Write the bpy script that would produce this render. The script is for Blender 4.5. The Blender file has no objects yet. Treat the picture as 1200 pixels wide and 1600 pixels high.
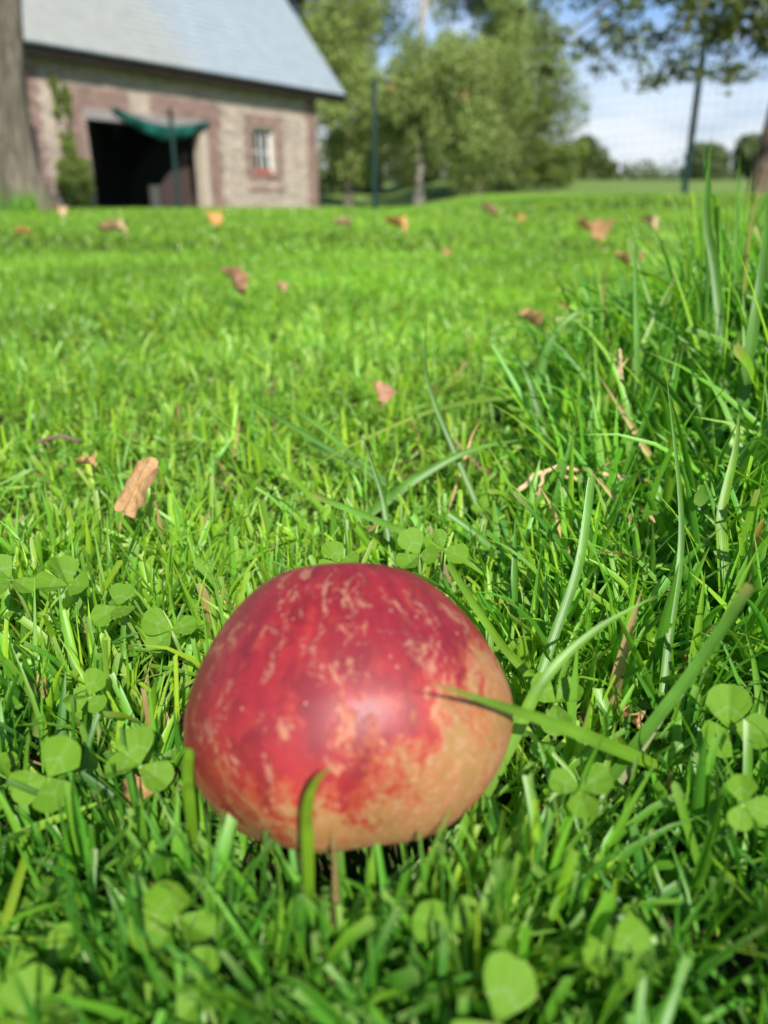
import bpy, bmesh, math, random
import numpy as np
from mathutils import Vector, Matrix
R = math.radians
rng = np.random.default_rng(7)
random.seed(7)
SC = bpy.context.scene
COL = SC.collection

# ------------------------------------------------------------------ camera, sky, sun, exposure
CAM_H, PITCH, FPX = 0.15, R(21.686), 1202.0
cam_d = bpy.data.cameras.new('camera'); cam = bpy.data.objects.new('camera', cam_d); COL.objects.link(cam)
cam.location = (0, 0, CAM_H); cam.rotation_euler = (math.pi/2 - PITCH, 0, 0)
cam_d.sensor_fit = 'VERTICAL'; cam_d.sensor_height = 36; cam_d.sensor_width = 27; cam_d.lens = 36*FPX/1600
cam_d.clip_start = 0.004; cam_d.clip_end = 3000
cam_d.dof.use_dof = True; cam_d.dof.focus_distance = 0.25; cam_d.dof.aperture_fstop = 9.5
SC.camera = cam

SUN_AZ, SUN_EL = R(166), R(40)          # azimuth clockwise from +Y: behind the camera, a little to its right
world = bpy.data.worlds.new('World'); SC.world = world; world.use_nodes = True
wn = world.node_tree.nodes; wl = world.node_tree.links; wn.clear()
def W(t, **k):
    n = wn.new(t)
    for a, b in k.items():
        if hasattr(n, a): setattr(n, a, b)
        else: n.inputs[a].default_value = b
    return n
sky = W('ShaderNodeTexSky', sky_type='NISHITA', sun_disc=False, sun_elevation=SUN_EL, sun_rotation=SUN_AZ)
tc = W('ShaderNodeTexCoord'); sep = W('ShaderNodeSeparateXYZ'); wl.new(tc.outputs['Generated'], sep.inputs[0])
zz = W('ShaderNodeMath', operation='MAXIMUM'); wl.new(sep.outputs[2], zz.inputs[0]); zz.inputs[1].default_value = 0.0
za = W('ShaderNodeMath', operation='ADD'); wl.new(zz.outputs[0], za.inputs[0]); za.inputs[1].default_value = 0.16
dv = W('ShaderNodeVectorMath', operation='DIVIDE'); wl.new(tc.outputs['Generated'], dv.inputs[0]); wl.new(za.outputs[0], dv.inputs[1])
cl = W('ShaderNodeTexNoise'); cl.inputs['Scale'].default_value = 0.75; cl.inputs['Detail'].default_value = 7; cl.inputs['Roughness'].default_value = .55
mp = W('ShaderNodeMapping'); mp.inputs['Location'].default_value = (3.1, 1.65, 0.4); wl.new(dv.outputs[0], mp.inputs[0]); wl.new(mp.outputs[0], cl.inputs['Vector'])
cr = W('ShaderNodeValToRGB'); cr.color_ramp.elements[0].position = .47; cr.color_ramp.elements[1].position = .62
thin = W('ShaderNodeMapRange'); thin.inputs['From Min'].default_value = .13; thin.inputs['From Max'].default_value = .24
thin.inputs['To Min'].default_value = 0; thin.inputs['To Max'].default_value = .16; wl.new(sep.outputs[2], thin.inputs['Value'])
sub = W('ShaderNodeMath', operation='SUBTRACT'); wl.new(cl.outputs['Fac'], sub.inputs[0]); wl.new(thin.outputs[0], sub.inputs[1]); wl.new(sub.outputs[0], cr.inputs[0])
lowc = W('ShaderNodeMapRange'); lowc.inputs['From Min'].default_value = .08; lowc.inputs['From Max'].default_value = .19
lowc.inputs['To Min'].default_value = .8; lowc.inputs['To Max'].default_value = 0
wl.new(sep.outputs[2], lowc.inputs['Value'])
mxm = W('ShaderNodeMath', operation='MAXIMUM'); wl.new(cr.outputs[0], mxm.inputs[0]); wl.new(lowc.outputs[0], mxm.inputs[1])
cl2 = W('ShaderNodeTexNoise'); cl2.inputs['Scale'].default_value = 1.6; cl2.inputs['Detail'].default_value = 5
wl.new(mp.outputs[0], cl2.inputs['Vector'])
ccol = W('ShaderNodeValToRGB'); e = ccol.color_ramp.elements
e[0].position = .36; e[0].color = (4.5, 5.1, 6.1, 1); e[1].position = .56; e[1].color = (7.0, 7.2, 7.5, 1)
wl.new(cl2.outputs['Fac'], ccol.inputs[0])
mixs = W('ShaderNodeMix', data_type='RGBA'); wl.new(mxm.outputs[0], mixs.inputs[0]); tint = W('ShaderNodeMix', data_type='RGBA', blend_type='MULTIPLY'); tint.inputs[0].default_value = 1; tint.inputs[7].default_value = (.78, .93, 1.15, 1)
wl.new(sky.outputs[0], tint.inputs[6]); wl.new(tint.outputs[2], mixs.inputs[6]); wl.new(ccol.outputs[0], mixs.inputs[7])
bg = W('ShaderNodeBackground'); bg.inputs[1].default_value = 0.072; wl.new(mixs.outputs[2], bg.inputs[0])
wo = W('ShaderNodeOutputWorld'); wl.new(bg.outputs[0], wo.inputs[0])

sd = bpy.data.lights.new('sun', 'SUN'); sd.energy = 4.4; sd.angle = R(0.6); sd.color = (1, .95, .86)
sun = bpy.data.objects.new('sun', sd); COL.objects.link(sun)
sdir = Vector((math.sin(SUN_AZ)*math.cos(SUN_EL), math.cos(SUN_AZ)*math.cos(SUN_EL), math.sin(SUN_EL)))
sun.rotation_euler = sdir.to_track_quat('Z', 'Y').to_euler(); sun.location = sdir*50
SC.view_settings.view_transform = 'Standard'; SC.view_settings.look = 'None'
SC.view_settings.gamma = 1; SC.view_settings.use_curve_mapping = False
SC.view_settings.exposure = 0.95
SC.cycles.use_denoising = True
SC.cycles.max_bounces = 6; SC.cycles.transparent_max_bounces = 6

# ------------------------------------------------------------------ helpers
def ss(a, b, x):
    t = np.clip((np.asarray(x, float)-a)/(b-a), 0, 1); return t*t*(3-2*t)
def tz(x, y):
    """height of the ground"""
    x = np.asarray(x, float); y = np.asarray(y, float)
    z = .07*ss(.6, 4.5, y) + .16*ss(0, 3.2, x)*ss(3, 8.6, y)
    y0 = 33 - 19*ss(0, 4, x)
    z = z + 2.0*ss(0, 1, (y-y0)/(78-y0)) + 1.5*ss(78, 200, y)
    z = z + .004*np.sin(x*9+1)*np.cos(y*7+.5)*ss(.3, 1, y)*(1-ss(20, 40, y))
    return z
def ray(px, py):
    r = (px-600)/FPX; u = (800-py)/FPX
    return np.array([r, math.cos(PITCH)+u*math.sin(PITCH), -math.sin(PITCH)+u*math.cos(PITCH)])
def at(px, py, Y):
    d = ray(px, py); return Vector(np.array([0, 0, CAM_H])+d*(Y/d[1]))
def hit(px, py, lift=0.0):
    d = ray(px, py); lo = .03
    Y = lo
    while Y < 80:
        P = np.array([0, 0, CAM_H])+d*(Y/d[1])
        if P[2] <= tz(P[0], P[1])+lift: break
        Y *= 1.004
    return Vector(P)
def proj(P):
    P = np.asarray(P, float)-np.array([0, 0, CAM_H])
    t = P[..., 1]*math.cos(PITCH)-P[..., 2]*math.sin(PITCH)
    u = P[..., 1]*math.sin(PITCH)+P[..., 2]*math.cos(PITCH)
    t = np.where(np.abs(t) < 1e-6, 1e-6, t)
    return 600+FPX*P[..., 0]/t, 800-FPX*u/t, t

def tag(o, label=None, cat=None, group=None, kind=None):
    for k, v in (('label', label), ('category', cat), ('group', group), ('kind', kind)):
        if v: o[k] = v
    return o
def empty(name, loc=(0, 0, 0), rz=0, **k):
    o = bpy.data.objects.new(name, None); COL.objects.link(o); o.location = loc; o.rotation_euler = (0, 0, rz)
    o.empty_display_size = .05
    return tag(o, **k)
def link(name, me, mat=None, parent=None, **k):
    o = bpy.data.objects.new(name, me); COL.objects.link(o)
    if mat is not None and not me.materials: me.materials.append(mat)
    if parent: o.parent = parent
    return tag(o, **k)
def npmesh(name, V, F, col=None, uv=None, smooth=True):
    """mesh from arrays; F an (m,k) array of one face size; col per vertex rgb; uv per vertex"""
    V = np.ascontiguousarray(V, np.float32); F = np.ascontiguousarray(F, np.int32); m, k = F.shape
    me = bpy.data.meshes.new(name)
    me.vertices.add(len(V)); me.vertices.foreach_set('co', V.ravel())
    me.loops.add(m*k); me.loops.foreach_set('vertex_index', F.ravel())
    me.polygons.add(m); me.polygons.foreach_set('loop_start', np.arange(0, m*k, k, dtype=np.int32))
    me.polygons.foreach_set('use_smooth', np.full(m, smooth, bool))
    if uv is not None:
        l = me.uv_layers.new(name='UVMap'); l.uv.foreach_set('vector', np.ascontiguousarray(uv, np.float32)[F.ravel()].ravel())
    if col is not None:
        a = me.color_attributes.new('col', 'FLOAT_COLOR', 'POINT')
        c = np.ones((len(V), 4), np.float32); c[:, :3] = col; a.data.foreach_set('color', c.ravel())
    me.update(calc_edges=True); me.validate()
    return me
BOXF = np.array([[0,3,2,1],[4,5,6,7],[0,1,5,4],[1,2,6,5],[2,3,7,6],[3,0,4,7]])
class MB:
    """boxes and prisms collected in one mesh"""
    def __init__(s): s.V = []; s.F = []; s.C = []; s.n = 0
    def box(s, x0, x1, y0, y1, z0, z1, col=(1,1,1), jit=0):
        v = np.array([[x0,y0,z0],[x1,y0,z0],[x1,y1,z0],[x0,y1,z0],[x0,y0,z1],[x1,y0,z1],[x1,y1,z1],[x0,y1,z1]], float)
        if jit: v += rng.uniform(-jit, jit, v.shape)
        return s.hexa(v, col)
    def hexa(s, v, col=(1,1,1)):
        s.V.append(np.array(v, float)); s.F.append(BOXF+s.n); s.C.append(np.tile(col, (8, 1))); s.n += 8; return s
    def build(s, name, mat, parent=None, **k):
        me = npmesh(name, np.vstack(s.V), np.vstack(s.F), np.vstack(s.C), smooth=False)
        return link(name, me, mat, parent, **k)
def tube_mesh(name, pts, rad, n=10, cap=True, wob=0, col=None):
    pts = [Vector(p) for p in pts]; V = []; F = []
    up = Vector((0, 0, 1)); prev = None
    for i, p in enumerate(pts):
        t = (pts[min(i+1, len(pts)-1)]-pts[max(i-1, 0)]).normalized()
        if prev is None:
            a = t.orthogonal().normalized()
        else:
            a = (prev - t*prev.dot(t)).normalized()
        prev = a; b = t.cross(a)
        for k in range(n):
            th = 2*math.pi*k/n
            r = rad[i]*(1+wob*(math.sin(3*th+i*.35)+.6*math.sin(5*th+1.3-i*.2)))
            V.append(p+a*math.cos(th)*r+b*math.sin(th)*r)
    for i in range(len(pts)-1):
        for k in range(n):
            F.append((i*n+k, i*n+(k+1) % n, (i+1)*n+(k+1) % n, (i+1)*n+k))
    V = [tuple(v) for v in V]
    if cap:
        for i, q in ((0, 0), (len(pts)-1, len(V))):
            V.append(tuple(pts[i])); c = len(V)-1
            for k in range(n):
                F.append((c, i*n+k, i*n+(k+1) % n, i*n+(k+1) % n))
    me = bpy.data.meshes.new(name)
    F2 = [f if len(set(f)) == 4 else f[:3] for f in F]
    me.from_pydata(V, [], F2)
    for p in me.polygons: p.use_smooth = True
    return me
def spline(P, n):
    P = np.array([tuple(p) for p in P], float)
    if len(P) == 2: P = np.vstack([P[0], P.mean(0), P[1]])
    Q = np.vstack([2*P[0]-P[1], P, 2*P[-1]-P[-2]]); out = []
    m = len(P)-1
    for t in np.linspace(0, m, n):
        i = min(int(t), m-1); u = t-i
        a, b, c, d = Q[i:i+4]
        out.append(.5*((2*b)+(-a+c)*u+(2*a-5*b+4*c-d)*u*u+(-a+3*b-3*c+d)*u**3))
    return np.array(out)

# ------------------------------------------------------------------ materials
class NT:
    def __init__(s, name):
        s.m = bpy.data.materials.new(name); s.m.use_nodes = True
        s.t = s.m.node_tree; s.t.nodes.clear(); s.out = s.t.nodes.new('ShaderNodeOutputMaterial')
    def n(s, typ, ins=None, **k):
        nd = s.t.nodes.new(typ)
        for a, b in k.items(): setattr(nd, a, b)
        for a, b in (ins or {}).items(): s.set(nd, a, b)
        return nd
    def set(s, nd, a, b):
        i = nd.inputs[a]
        if isinstance(b, bpy.types.NodeSocket): s.t.links.new(b, i)
        else: i.default_value = b
    def math(s, op, a, b=None, c=None, clamp=False):
        nd = s.t.nodes.new('ShaderNodeMath'); nd.operation = op; nd.use_clamp = clamp
        for i, v in enumerate((a, b, c)):
            if v is not None: s.set(nd, i, v)
        return nd.outputs[0]
    def mix(s, f, a, b, blend='MIX'):
        nd = s.t.nodes.new('ShaderNodeMix'); nd.data_type = 'RGBA'; nd.blend_type = blend
        s.set(nd, 0, f); s.set(nd, 6, a if isinstance(a, bpy.types.NodeSocket) else (*a, 1)); s.set(nd, 7, b if isinstance(b, bpy.types.NodeSocket) else (*b, 1))
        return nd.outputs[2]
    def noise(s, vec, scale, detail=3, rough=.55, dist=0, out='Fac'):
        nd = s.n('ShaderNodeTexNoise', {'Scale': scale, 'Detail': detail, 'Roughness': rough, 'Distortion': dist})
        if vec is not None: s.set(nd, 'Vector', vec)
        return nd.outputs[out]
    def ramp(s, f, p0, p1, a=0.0, b=1.0, smooth=True):
        nd = s.n('ShaderNodeMapRange', {'Value': f, 'From Min': p0, 'From Max': p1, 'To Min': a, 'To Max': b})
        if smooth: nd.interpolation_type = 'SMOOTHSTEP'
        return nd.outputs[0]
    def pos(s): return s.n('ShaderNodeNewGeometry').outputs['Position']
    def obj(s): return s.n('ShaderNodeTexCoord').outputs['Object']
    def col(s): return s.n('ShaderNodeVertexColor', layer_name='col').outputs[0]
    def mapv(s, v, scale): return s.n('ShaderNodeMapping', {'Vector': v, 'Scale': scale}).outputs[0]
    def bump(s, h, strength, dist): return s.n('ShaderNodeBump', {'Height': h, 'Strength': strength, 'Distance': dist}).outputs[0]
    def bsdf(s, color, rough=.6, normal=None, spec=.5, **k):
        b = s.n('ShaderNodeBsdfPrincipled')
        s.set(b, 'Base Color', color if isinstance(color, bpy.types.NodeSocket) else (*color, 1)); s.set(b, 'Roughness', rough)
        s.set(b, 'Specular IOR Level', spec)
        if normal is not None: s.set(b, 'Normal', normal)
        for a, v in k.items(): s.set(b, a.replace('_', ' '), v)
        return b
    def done(s, sh): s.t.links.new(sh.outputs[0], s.out.inputs[0]); return s.m
    def leafy(s, color, trans, amt, rough=.45, normal=None, spec=.4):
        b = s.bsdf(color, rough, normal, spec)
        t = s.n('ShaderNodeBsdfTranslucent'); s.set(t, 'Color', trans)
        if normal is not None: s.set(t, 'Normal', normal)
        m = s.n('ShaderNodeMixShader', {0: amt}); s.t.links.new(b.outputs[0], m.inputs[1]); s.t.links.new(t.outputs[0], m.inputs[2])
        return s.done(m)

def m_grass():
    n = NT('grass_blade'); uv = n.n('ShaderNodeTexCoord').outputs['UV']
    sx = n.n('ShaderNodeSeparateXYZ', {0: uv}).outputs[0]
    vein = n.math('SINE', n.math('MULTIPLY', sx, 44.0))
    mid = n.ramp(n.math('ABSOLUTE', n.math('SUBTRACT', sx, .5)), 0, .07, 1, 0)
    nz = n.noise(n.pos(), 260, 2)
    c = n.mix(n.math('MULTIPLY', nz, .35), n.col(), (1.25, 1.15, .8), 'MULTIPLY')
    f = n.math('ADD', n.math('MULTIPLY', vein, .035), n.math('ADD', .98, n.math('MULTIPLY', mid, .22)))
    vm = n.n('ShaderNodeVectorMath', {0: c, 1: f}, operation='MULTIPLY').outputs[0]
    tr = n.n('ShaderNodeVectorMath', {0: vm, 1: (2.3, 2.1, .9)}, operation='MULTIPLY').outputs[0]
    nrm = n.bump(vein, .10, .0002)
    return n.leafy(vm, tr, .42, .40, nrm, .45)
def m_leafcard():
    n = NT('foliage'); c = n.col()
    tr = n.n('ShaderNodeVectorMath', {0: c, 1: (1.7, 1.6, .8)}, operation='MULTIPLY').outputs[0]
    return n.leafy(c, tr, .35, .5, None, .35)
def m_ground():
    n = NT('ground'); p = n.pos(); y = n.n('ShaderNodeSeparateXYZ', {0: p}).outputs[1]
    soil = n.mix(n.noise(p, 90, 5), (.016, .012, .007), (.045, .033, .018))
    moss = n.mix(n.noise(p, 25, 4), (.03, .05, .008), (.05, .085, .014))
    a = n.mix(n.ramp(n.noise(p, 45, 4), .4, .62), soil, moss)
    fld = n.mix(n.noise(p, .35, 5), (.10, .19, .03), (.19, .24, .075))
    fld = n.mix(n.math('MULTIPLY', n.noise(p, 6, 3), .5), fld, (.07, .12, .02))
    d = n.math('ADD', y, n.math('MULTIPLY', n.noise(p, .4, 3), 5))
    far = n.ramp(d, 11, 15)
    return n.done(n.bsdf(n.mix(far, a, fld), .95, n.bump(n.noise(p, 140, 4), .6, .004), .1))
def m_bark(c0=(.10, .085, .06), c1=(.24, .21, .16), moss=(.10, .12, .05), sc=1.0):
    n = NT('bark'); p = n.obj(); v = n.mapv(p, (9*sc, 9*sc, 1.6*sc))
    h = n.noise(v, 2.2, 6, .62, .6)
    c = n.mix(n.ramp(h, .35, .68), c0, c1)
    c = n.mix(n.ramp(n.noise(p, 2.3*sc, 4), .5, .7, 0, .6), c, moss)
    return n.done(n.bsdf(c, .9, n.bump(h, 1, .03), .2))
def m_vc(name, rough=.85, nscale=18, amt=.5, bump=.3, bd=.01, spec=.25):
    n = NT(name); p = n.obj(); h = n.noise(p, nscale, 5, .6)
    c = n.mix(n.math('MULTIPLY', h, amt), n.col(), (.45, .42, .40), 'MULTIPLY')
    return n.done(n.bsdf(c, rough, n.bump(h, bump, bd), spec))
def m_plain(name, c, rough=.6, c2=None, sc=8, spec=.4, metal=0, bump=.15):
    n = NT(name); p = n.obj(); h = n.noise(p, sc, 4)
    k = n.mix(n.ramp(h, .3, .7), c, c2 or tuple(x*.75 for x in c))
    return n.done(n.bsdf(k, rough, n.bump(h, bump, .004), spec, Metallic=metal))
def m_roof():
    n = NT('roof_slate'); p = n.obj(); s = n.n('ShaderNodeSeparateXYZ', {0: p}).outputs[0]
    b = n.mix(n.noise(p, 3, 4), (.215, .262, .292), (.25, .293, .325))
    lich = n.ramp(n.math('ADD', s, n.math('MULTIPLY', n.noise(p, .5, 4), 2.0)), 5.2, 7.4, 1, 0)
    b = n.mix(n.math('MULTIPLY', lich, .85), b, n.mix(n.noise(p, 5, 4), (.232, .24, .215), (.27, .275, .247)))
    b = n.mix(1, b, n.col(), 'MULTIPLY')
    return n.done(n.bsdf(b, .55, n.bump(n.noise(p, 30, 3), .1, .005), .45))
MG = m_grass(); MF = m_leafcard(); MBK = m_bark()
MBK2 = m_bark((.05, .045, .035), (.14, .12, .09), (.07, .08, .04))
MPALE = m_bark((.18, .16, .13), (.36, .34, .28), (.16, .17, .10))

# ------------------------------------------------------------------ ground
def axis(lo, hi, n, p):
    u = np.linspace(-1, 1, n); a = np.sign(u)*np.abs(u)**p
    return np.where(a < 0, -a*lo, a*hi)
gx = axis(-700, 700, 221, 3.4); gy = axis(-120, 1600, 261, 3.6)
GX, GY = np.meshgrid(gx, gy); GZ = tz(GX, GY)
V = np.stack([GX, GY, GZ], -1).reshape(-1, 3)
i = np.arange(len(gy)-1)[:, None]*len(gx)+np.arange(len(gx)-1)[None]
i = i.ravel(); F = np.stack([i, i+1, i+1+len(gx), i+len(gx)], 1)
link('ground', npmesh('ground', V, F), m_ground(), kind='structure')

# ------------------------------------------------------------------ barn
def build_barn():
    O = Vector((-9.32, 22.62, 0.0)); ang = math.atan2(.80666969, .59100255)
    root = empty('brick_barn', O, ang, label='old stone and brick barn with pale slate roof and dark open doorway', cat='barn')
    MST = m_vc('rubble_stone', .9, 9, .35, .5, .02); MBR = m_vc('brick', .9, 14, .35, .3, .01)
    MMO = m_plain('lime_mortar', (.42, .37, .30), .95, (.36, .31, .26), 4)
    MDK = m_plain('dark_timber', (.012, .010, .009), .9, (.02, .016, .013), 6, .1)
    L0, L1, HT, TH = -4.5, 11.5, 3.95, .4
    D0, D1, DT = 1.68, 5.95, 2.42; W0, W1, WB, WT = 8.15, 9.22, 1.16, 2.66
    w = MB()
    for a in ((L0, D0, 0, TH, -.5, HT), (D0, D1, 0, TH, DT+.24, HT), (D1, W0, 0, TH, -.5, HT), (W0, W1, 0, TH, -.5, WB), (W0, W1, 0, TH, WT, HT), (W1, L1, 0, TH, -.5, HT)): w.box(*a)
    w.box(L0, L1, 6.6, 7.0, -.5, HT)                                       # back wall
    w.build('wall', MMO, root)
    for s, nm in ((L1, 'gable_wall'), (L0, 'gable_wall')):
        m = MB(); x0, x1 = (s-.4, s-.002) if s > 0 else (s+.002, s+.4)
        m.box(x0, x1, TH+.002, 6.598, -.5, HT)
        m.hexa([(x0, .0, HT+.002), (x1, .0, HT+.002), (x1, 7, HT+.002), (x0, 7, HT+.002), (x0, 3.3, 8.1), (x1, 3.3, 8.1), (x1, 3.7, 8.1), (x0, 3.7, 8.1)])
        m.build(nm, MMO, root)
    # which stretches of the front are brick
    def brick_at(s, z):
        k = int(math.floor(z/.225)) % 2
        t = .11*k
        if s < .55+t and s > -.1: return z < 3.6 and s < .32+t
        if D0-.55-t < s < D0 and z < 3.1: return True
        if D1+.12 < s < D1+.72+t and z < 2.9: return True
        if D0-.55 < s < D1+.85+t and DT+.24 < z < 3.22+t*.6 and not 3.25 < s < 3.95: return True
        if WB-.62 < z < WT+.42 and W0-.42-t < s < W1+.34+t and not (W0 < s < W1 and WB < z < WT):
            return z > WB-.3 or abs(z-WB+.45) < .12
        if s > L1-.52-t: return True
        return False
    def opening(s, z, m=0.0): return (D0-m < s < D1+m and z < DT+.24) or (W0-m < s < W1+m and WB < z < WT)
    br = MB(); st = MB()
    z = .0; row = 0
    while z < 3.8:
        s = -.1+(row % 2)*.115
        while s < L1-.02:
            e = min(s+.215, L1)
            if brick_at(s+.1, z+.03) and not opening(s+.1, z+.03, .0):
                a = max(s, D1) if s < D1 < e and z < DT+.24 else s
                g = rng.uniform(.75, 1.2); c = np.array((.25, .16, .14)) if rng.random() < .75 else np.array((.28, .205, .17))
                br.box(a, e, -.018-rng.uniform(0, .008), .05, z, z+.063, c*g)
            s += .227
        z += .075; row += 1
    br.build('brick_dressing', MBR, root, kind='stuff')
    z = .0
    while z < 3.85:
        h = rng.uniform(.12, .2); s = L0
        while s < L1-.05:
            l = rng.uniform(.16, .36); c = s+l/2
            if c < L1 and not brick_at(c, z+h/2) and not opening(c, z+h/2, l/2):
                g = rng.uniform(.78, 1.15); b = np.array((.42, .35, .285)) if rng.random() < .7 else np.array((.385, .34, .29))
                st.box(s+.012, s+l-.012, -.02-rng.uniform(0, .012), .05, z+.01, z+h-.01, b*g, .006)
            s += l
        z += h
    st.build('rubble_stone', MST, root, kind='stuff')
    m = MB(); m.box(D0-.05, D1+.1, -.03, TH-.01, DT, DT+.236); m.build('lintel', m_plain('lintel_concrete', (.24, .22, .22), .8), root)
    m = MB(); m.box(D1-.12, D1-.002, .03, .36, -.3, DT-.002); m.build('door_jamb', m_plain('pale_jamb', (.40, .34, .27), .85), root)
    # inside
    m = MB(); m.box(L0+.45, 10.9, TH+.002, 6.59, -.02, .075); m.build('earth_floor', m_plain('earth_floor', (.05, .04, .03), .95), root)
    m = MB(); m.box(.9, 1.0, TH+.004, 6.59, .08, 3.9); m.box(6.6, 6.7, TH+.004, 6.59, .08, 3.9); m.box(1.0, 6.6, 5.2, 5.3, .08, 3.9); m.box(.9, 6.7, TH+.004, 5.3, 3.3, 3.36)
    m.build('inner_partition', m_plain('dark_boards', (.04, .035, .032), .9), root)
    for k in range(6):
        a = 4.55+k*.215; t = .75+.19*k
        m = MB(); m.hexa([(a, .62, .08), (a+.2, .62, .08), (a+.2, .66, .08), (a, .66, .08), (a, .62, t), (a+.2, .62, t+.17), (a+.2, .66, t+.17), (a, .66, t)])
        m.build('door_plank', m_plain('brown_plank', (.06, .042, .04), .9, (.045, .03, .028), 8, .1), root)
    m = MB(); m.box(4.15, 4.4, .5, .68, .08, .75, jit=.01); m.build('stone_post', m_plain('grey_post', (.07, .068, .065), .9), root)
    # window
    MW = m_plain('white_paint', (.72, .72, .70), .5); win = empty('window'); win.parent = root; win.location = (W0, .16, WB)
    fw = W1-W0; fh = WT-WB
    m = MB(); t = .06
    m.box(0, t, 0, .07, 0, fh); m.box(fw-t, fw, 0, .07, 0, fh); m.box(t+.001, fw-t-.001, 0, .07, 0, t); m.box(t+.001, fw-t-.001, 0, .07, fh-t, fh)
    m.build('frame', MW, win)
    MCU = m_plain('net_curtain', (.70, .71, .72), .7, (.62, .63, .65), 5)
    for a, b in ((t+.01, fw*.45), (fw*.62, fw-t-.01)):
        m = MB(); m.box(a, a+.045, .01, .055, t, fh-t); m.box(b-.045, b, .01, .055, t, fh-t)
        for q in (t, fh*.48, fh-t-.045): m.box(a+.046, b-.046, .012, .053, q, q+.045)
        m.build('sash', MW, win)
        m = MB(); m.box(a+.05, b-.05, .06, .075, t+.01, fh-t-(.02 if a < .3 else .16)); m.build('curtain', MCU, win)
    n = NT('window_glass'); m = MB(); m.box(t+.01, fw-t-.01, .03, .036, t, fh-t)
    m.build('pane', n.done(n.bsdf((.02, .022, .025), .08, None, .6)), win)
    m = MB(); m.box(.03, fw-.03, -.21, -.02, -.001, .05); m.build('sill', m_plain('terracotta_sill', (.30, .115, .085), .7), win)
    m = MB(); m.box(.06, fw-.25, -.19, -.03, .052, .2, jit=.012); m.build('flower_box', m_plain('terracotta', (.34, .10, .07), .7), win)
    # roof: pitch read off the verge
    PT = R(50); E0 = (-.42, 4.02); RL = 7.0/2+.42
    slope = RL/math.cos(PT); V0, V1 = L0-.4, 12.75
    MR = m_roof(); m = MB()
    cy, sy = math.cos(PT), math.sin(PT)
    def sl(a, b, u0, u1, h0, h1, c, mm):
        P = []
        for hh in (0, 1):
            for x, u in ((a, u0), (b, u0), (b, u1), (a, u1)):
                h = (h0 if u == u0 else h1) + (0 if hh == 0 else .012)
                P.append((x, E0[0]+u*cy-h*sy, E0[1]+u*sy+h*cy))
        mm.hexa(P, c)
    u = 0.; k = 0
    while u < slope-.05:
        a = V0-(k % 2)*.15
        while a < V1:
            g = rng.uniform(.93, 1.05)
            sl(max(a, V0), min(a+.296, V1), u, min(u+.32, slope), .022, .008, (g, g, g), m); a += .3
        u += .25; k += 1
    m.build('slate_course', MR, root, kind='stuff')
    m = MB(); th = .06
    m.hexa([(V0+.02, E0[0]+.03, E0[1]-.06), (V1-.02, E0[0]+.03, E0[1]-.06), (V1-.02, 3.5, E0[1]+RL*math.tan(PT)-.06), (V0+.02, 3.5, E0[1]+RL*math.tan(PT)-.06),
            (V0+.02, E0[0]+.03, E0[1]), (V1-.02, E0[0]+.03, E0[1]), (V1-.02, 3.5, E0[1]+RL*math.tan(PT)-.02), (V0+.02, 3.5, E0[1]+RL*math.tan(PT)-.02)])
    m.hexa([(V0+.02, 3.505, E0[1]+RL*math.tan(PT)-.06), (V1-.02, 3.505, E0[1]+RL*math.tan(PT)-.06), (V1-.02, 7.42, E0[1]-.06), (V0+.02, 7.42, E0[1]-.06),
            (V0+.02, 3.505, E0[1]+RL*math.tan(PT)-.0), (V1-.02, 3.505, E0[1]+RL*math.tan(PT)-.0), (V1-.02, 7.42, E0[1]), (V0+.02, 7.42, E0[1])])
    m.build('roof_deck', MDK, root)
    m = MB(); m.box(V0, V1-.05, E0[0]-.03, E0[0]+.0, E0[1]-.30, E0[1]-.01); m.build('fascia', MDK, root)
    me = tube_mesh('gutter', [(V0, E0[0]-.075, E0[1]-.03), (V1+.02, E0[0]-.075, E0[1]-.03)], [.045, .045], 10)
    link('gutter', me, m_plain('zinc', (.55, .57, .60), .35, None, 3, .5, .6), root)
    return root
barn = build_barn()
BD = Vector((.59100255, .80666969, 0)); BN = Vector((.80666969, -.59100255, 0)); BO = Vector((-9.32, 22.62, 0))
def wallpt(s, z, out=0): return BO+BD*s+BN*out+Vector((0, 0, z))

# green tarpaulin over the doorway
def tarp():
    nu, nv = 40, 10; V = []; F = []
    for a in range(nu+1):
        u = a/nu; s = 2.45+u*3.7; top = 2.8-.12*u - .42*math.sin(math.pi*u)**1.2*(.75)
        hgt = .06+.34*math.sin(math.pi*min(1, u*1.0))**.8
        for b in range(nv+1):
            v = b/nv
            wav = .03*math.sin(u*31+v*3)+.02*math.sin(u*17-v*5)
            V.append(tuple(wallpt(s, top-hgt*v, .12+.10*math.sin(math.pi*v)*math.sin(math.pi*u)+wav)))
    for a in range(nu):
        for b in range(nv):
            i = a*(nv+1)+b; F.append((i, i+1, i+nv+2, i+nv+1))
    me = npmesh('tarpaulin', np.array(V), np.array(F)); mo = link('tarpaulin', me, m_plain('green_tarp', (.005, .075, .058), .6, (.004, .05, .04), 3, .2), label='green tarpaulin sagging across the top of the barn doorway', cat='tarpaulin')
    s = mo.modifiers.new('thick', 'SOLIDIFY'); s.thickness = .006
tarp()

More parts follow.
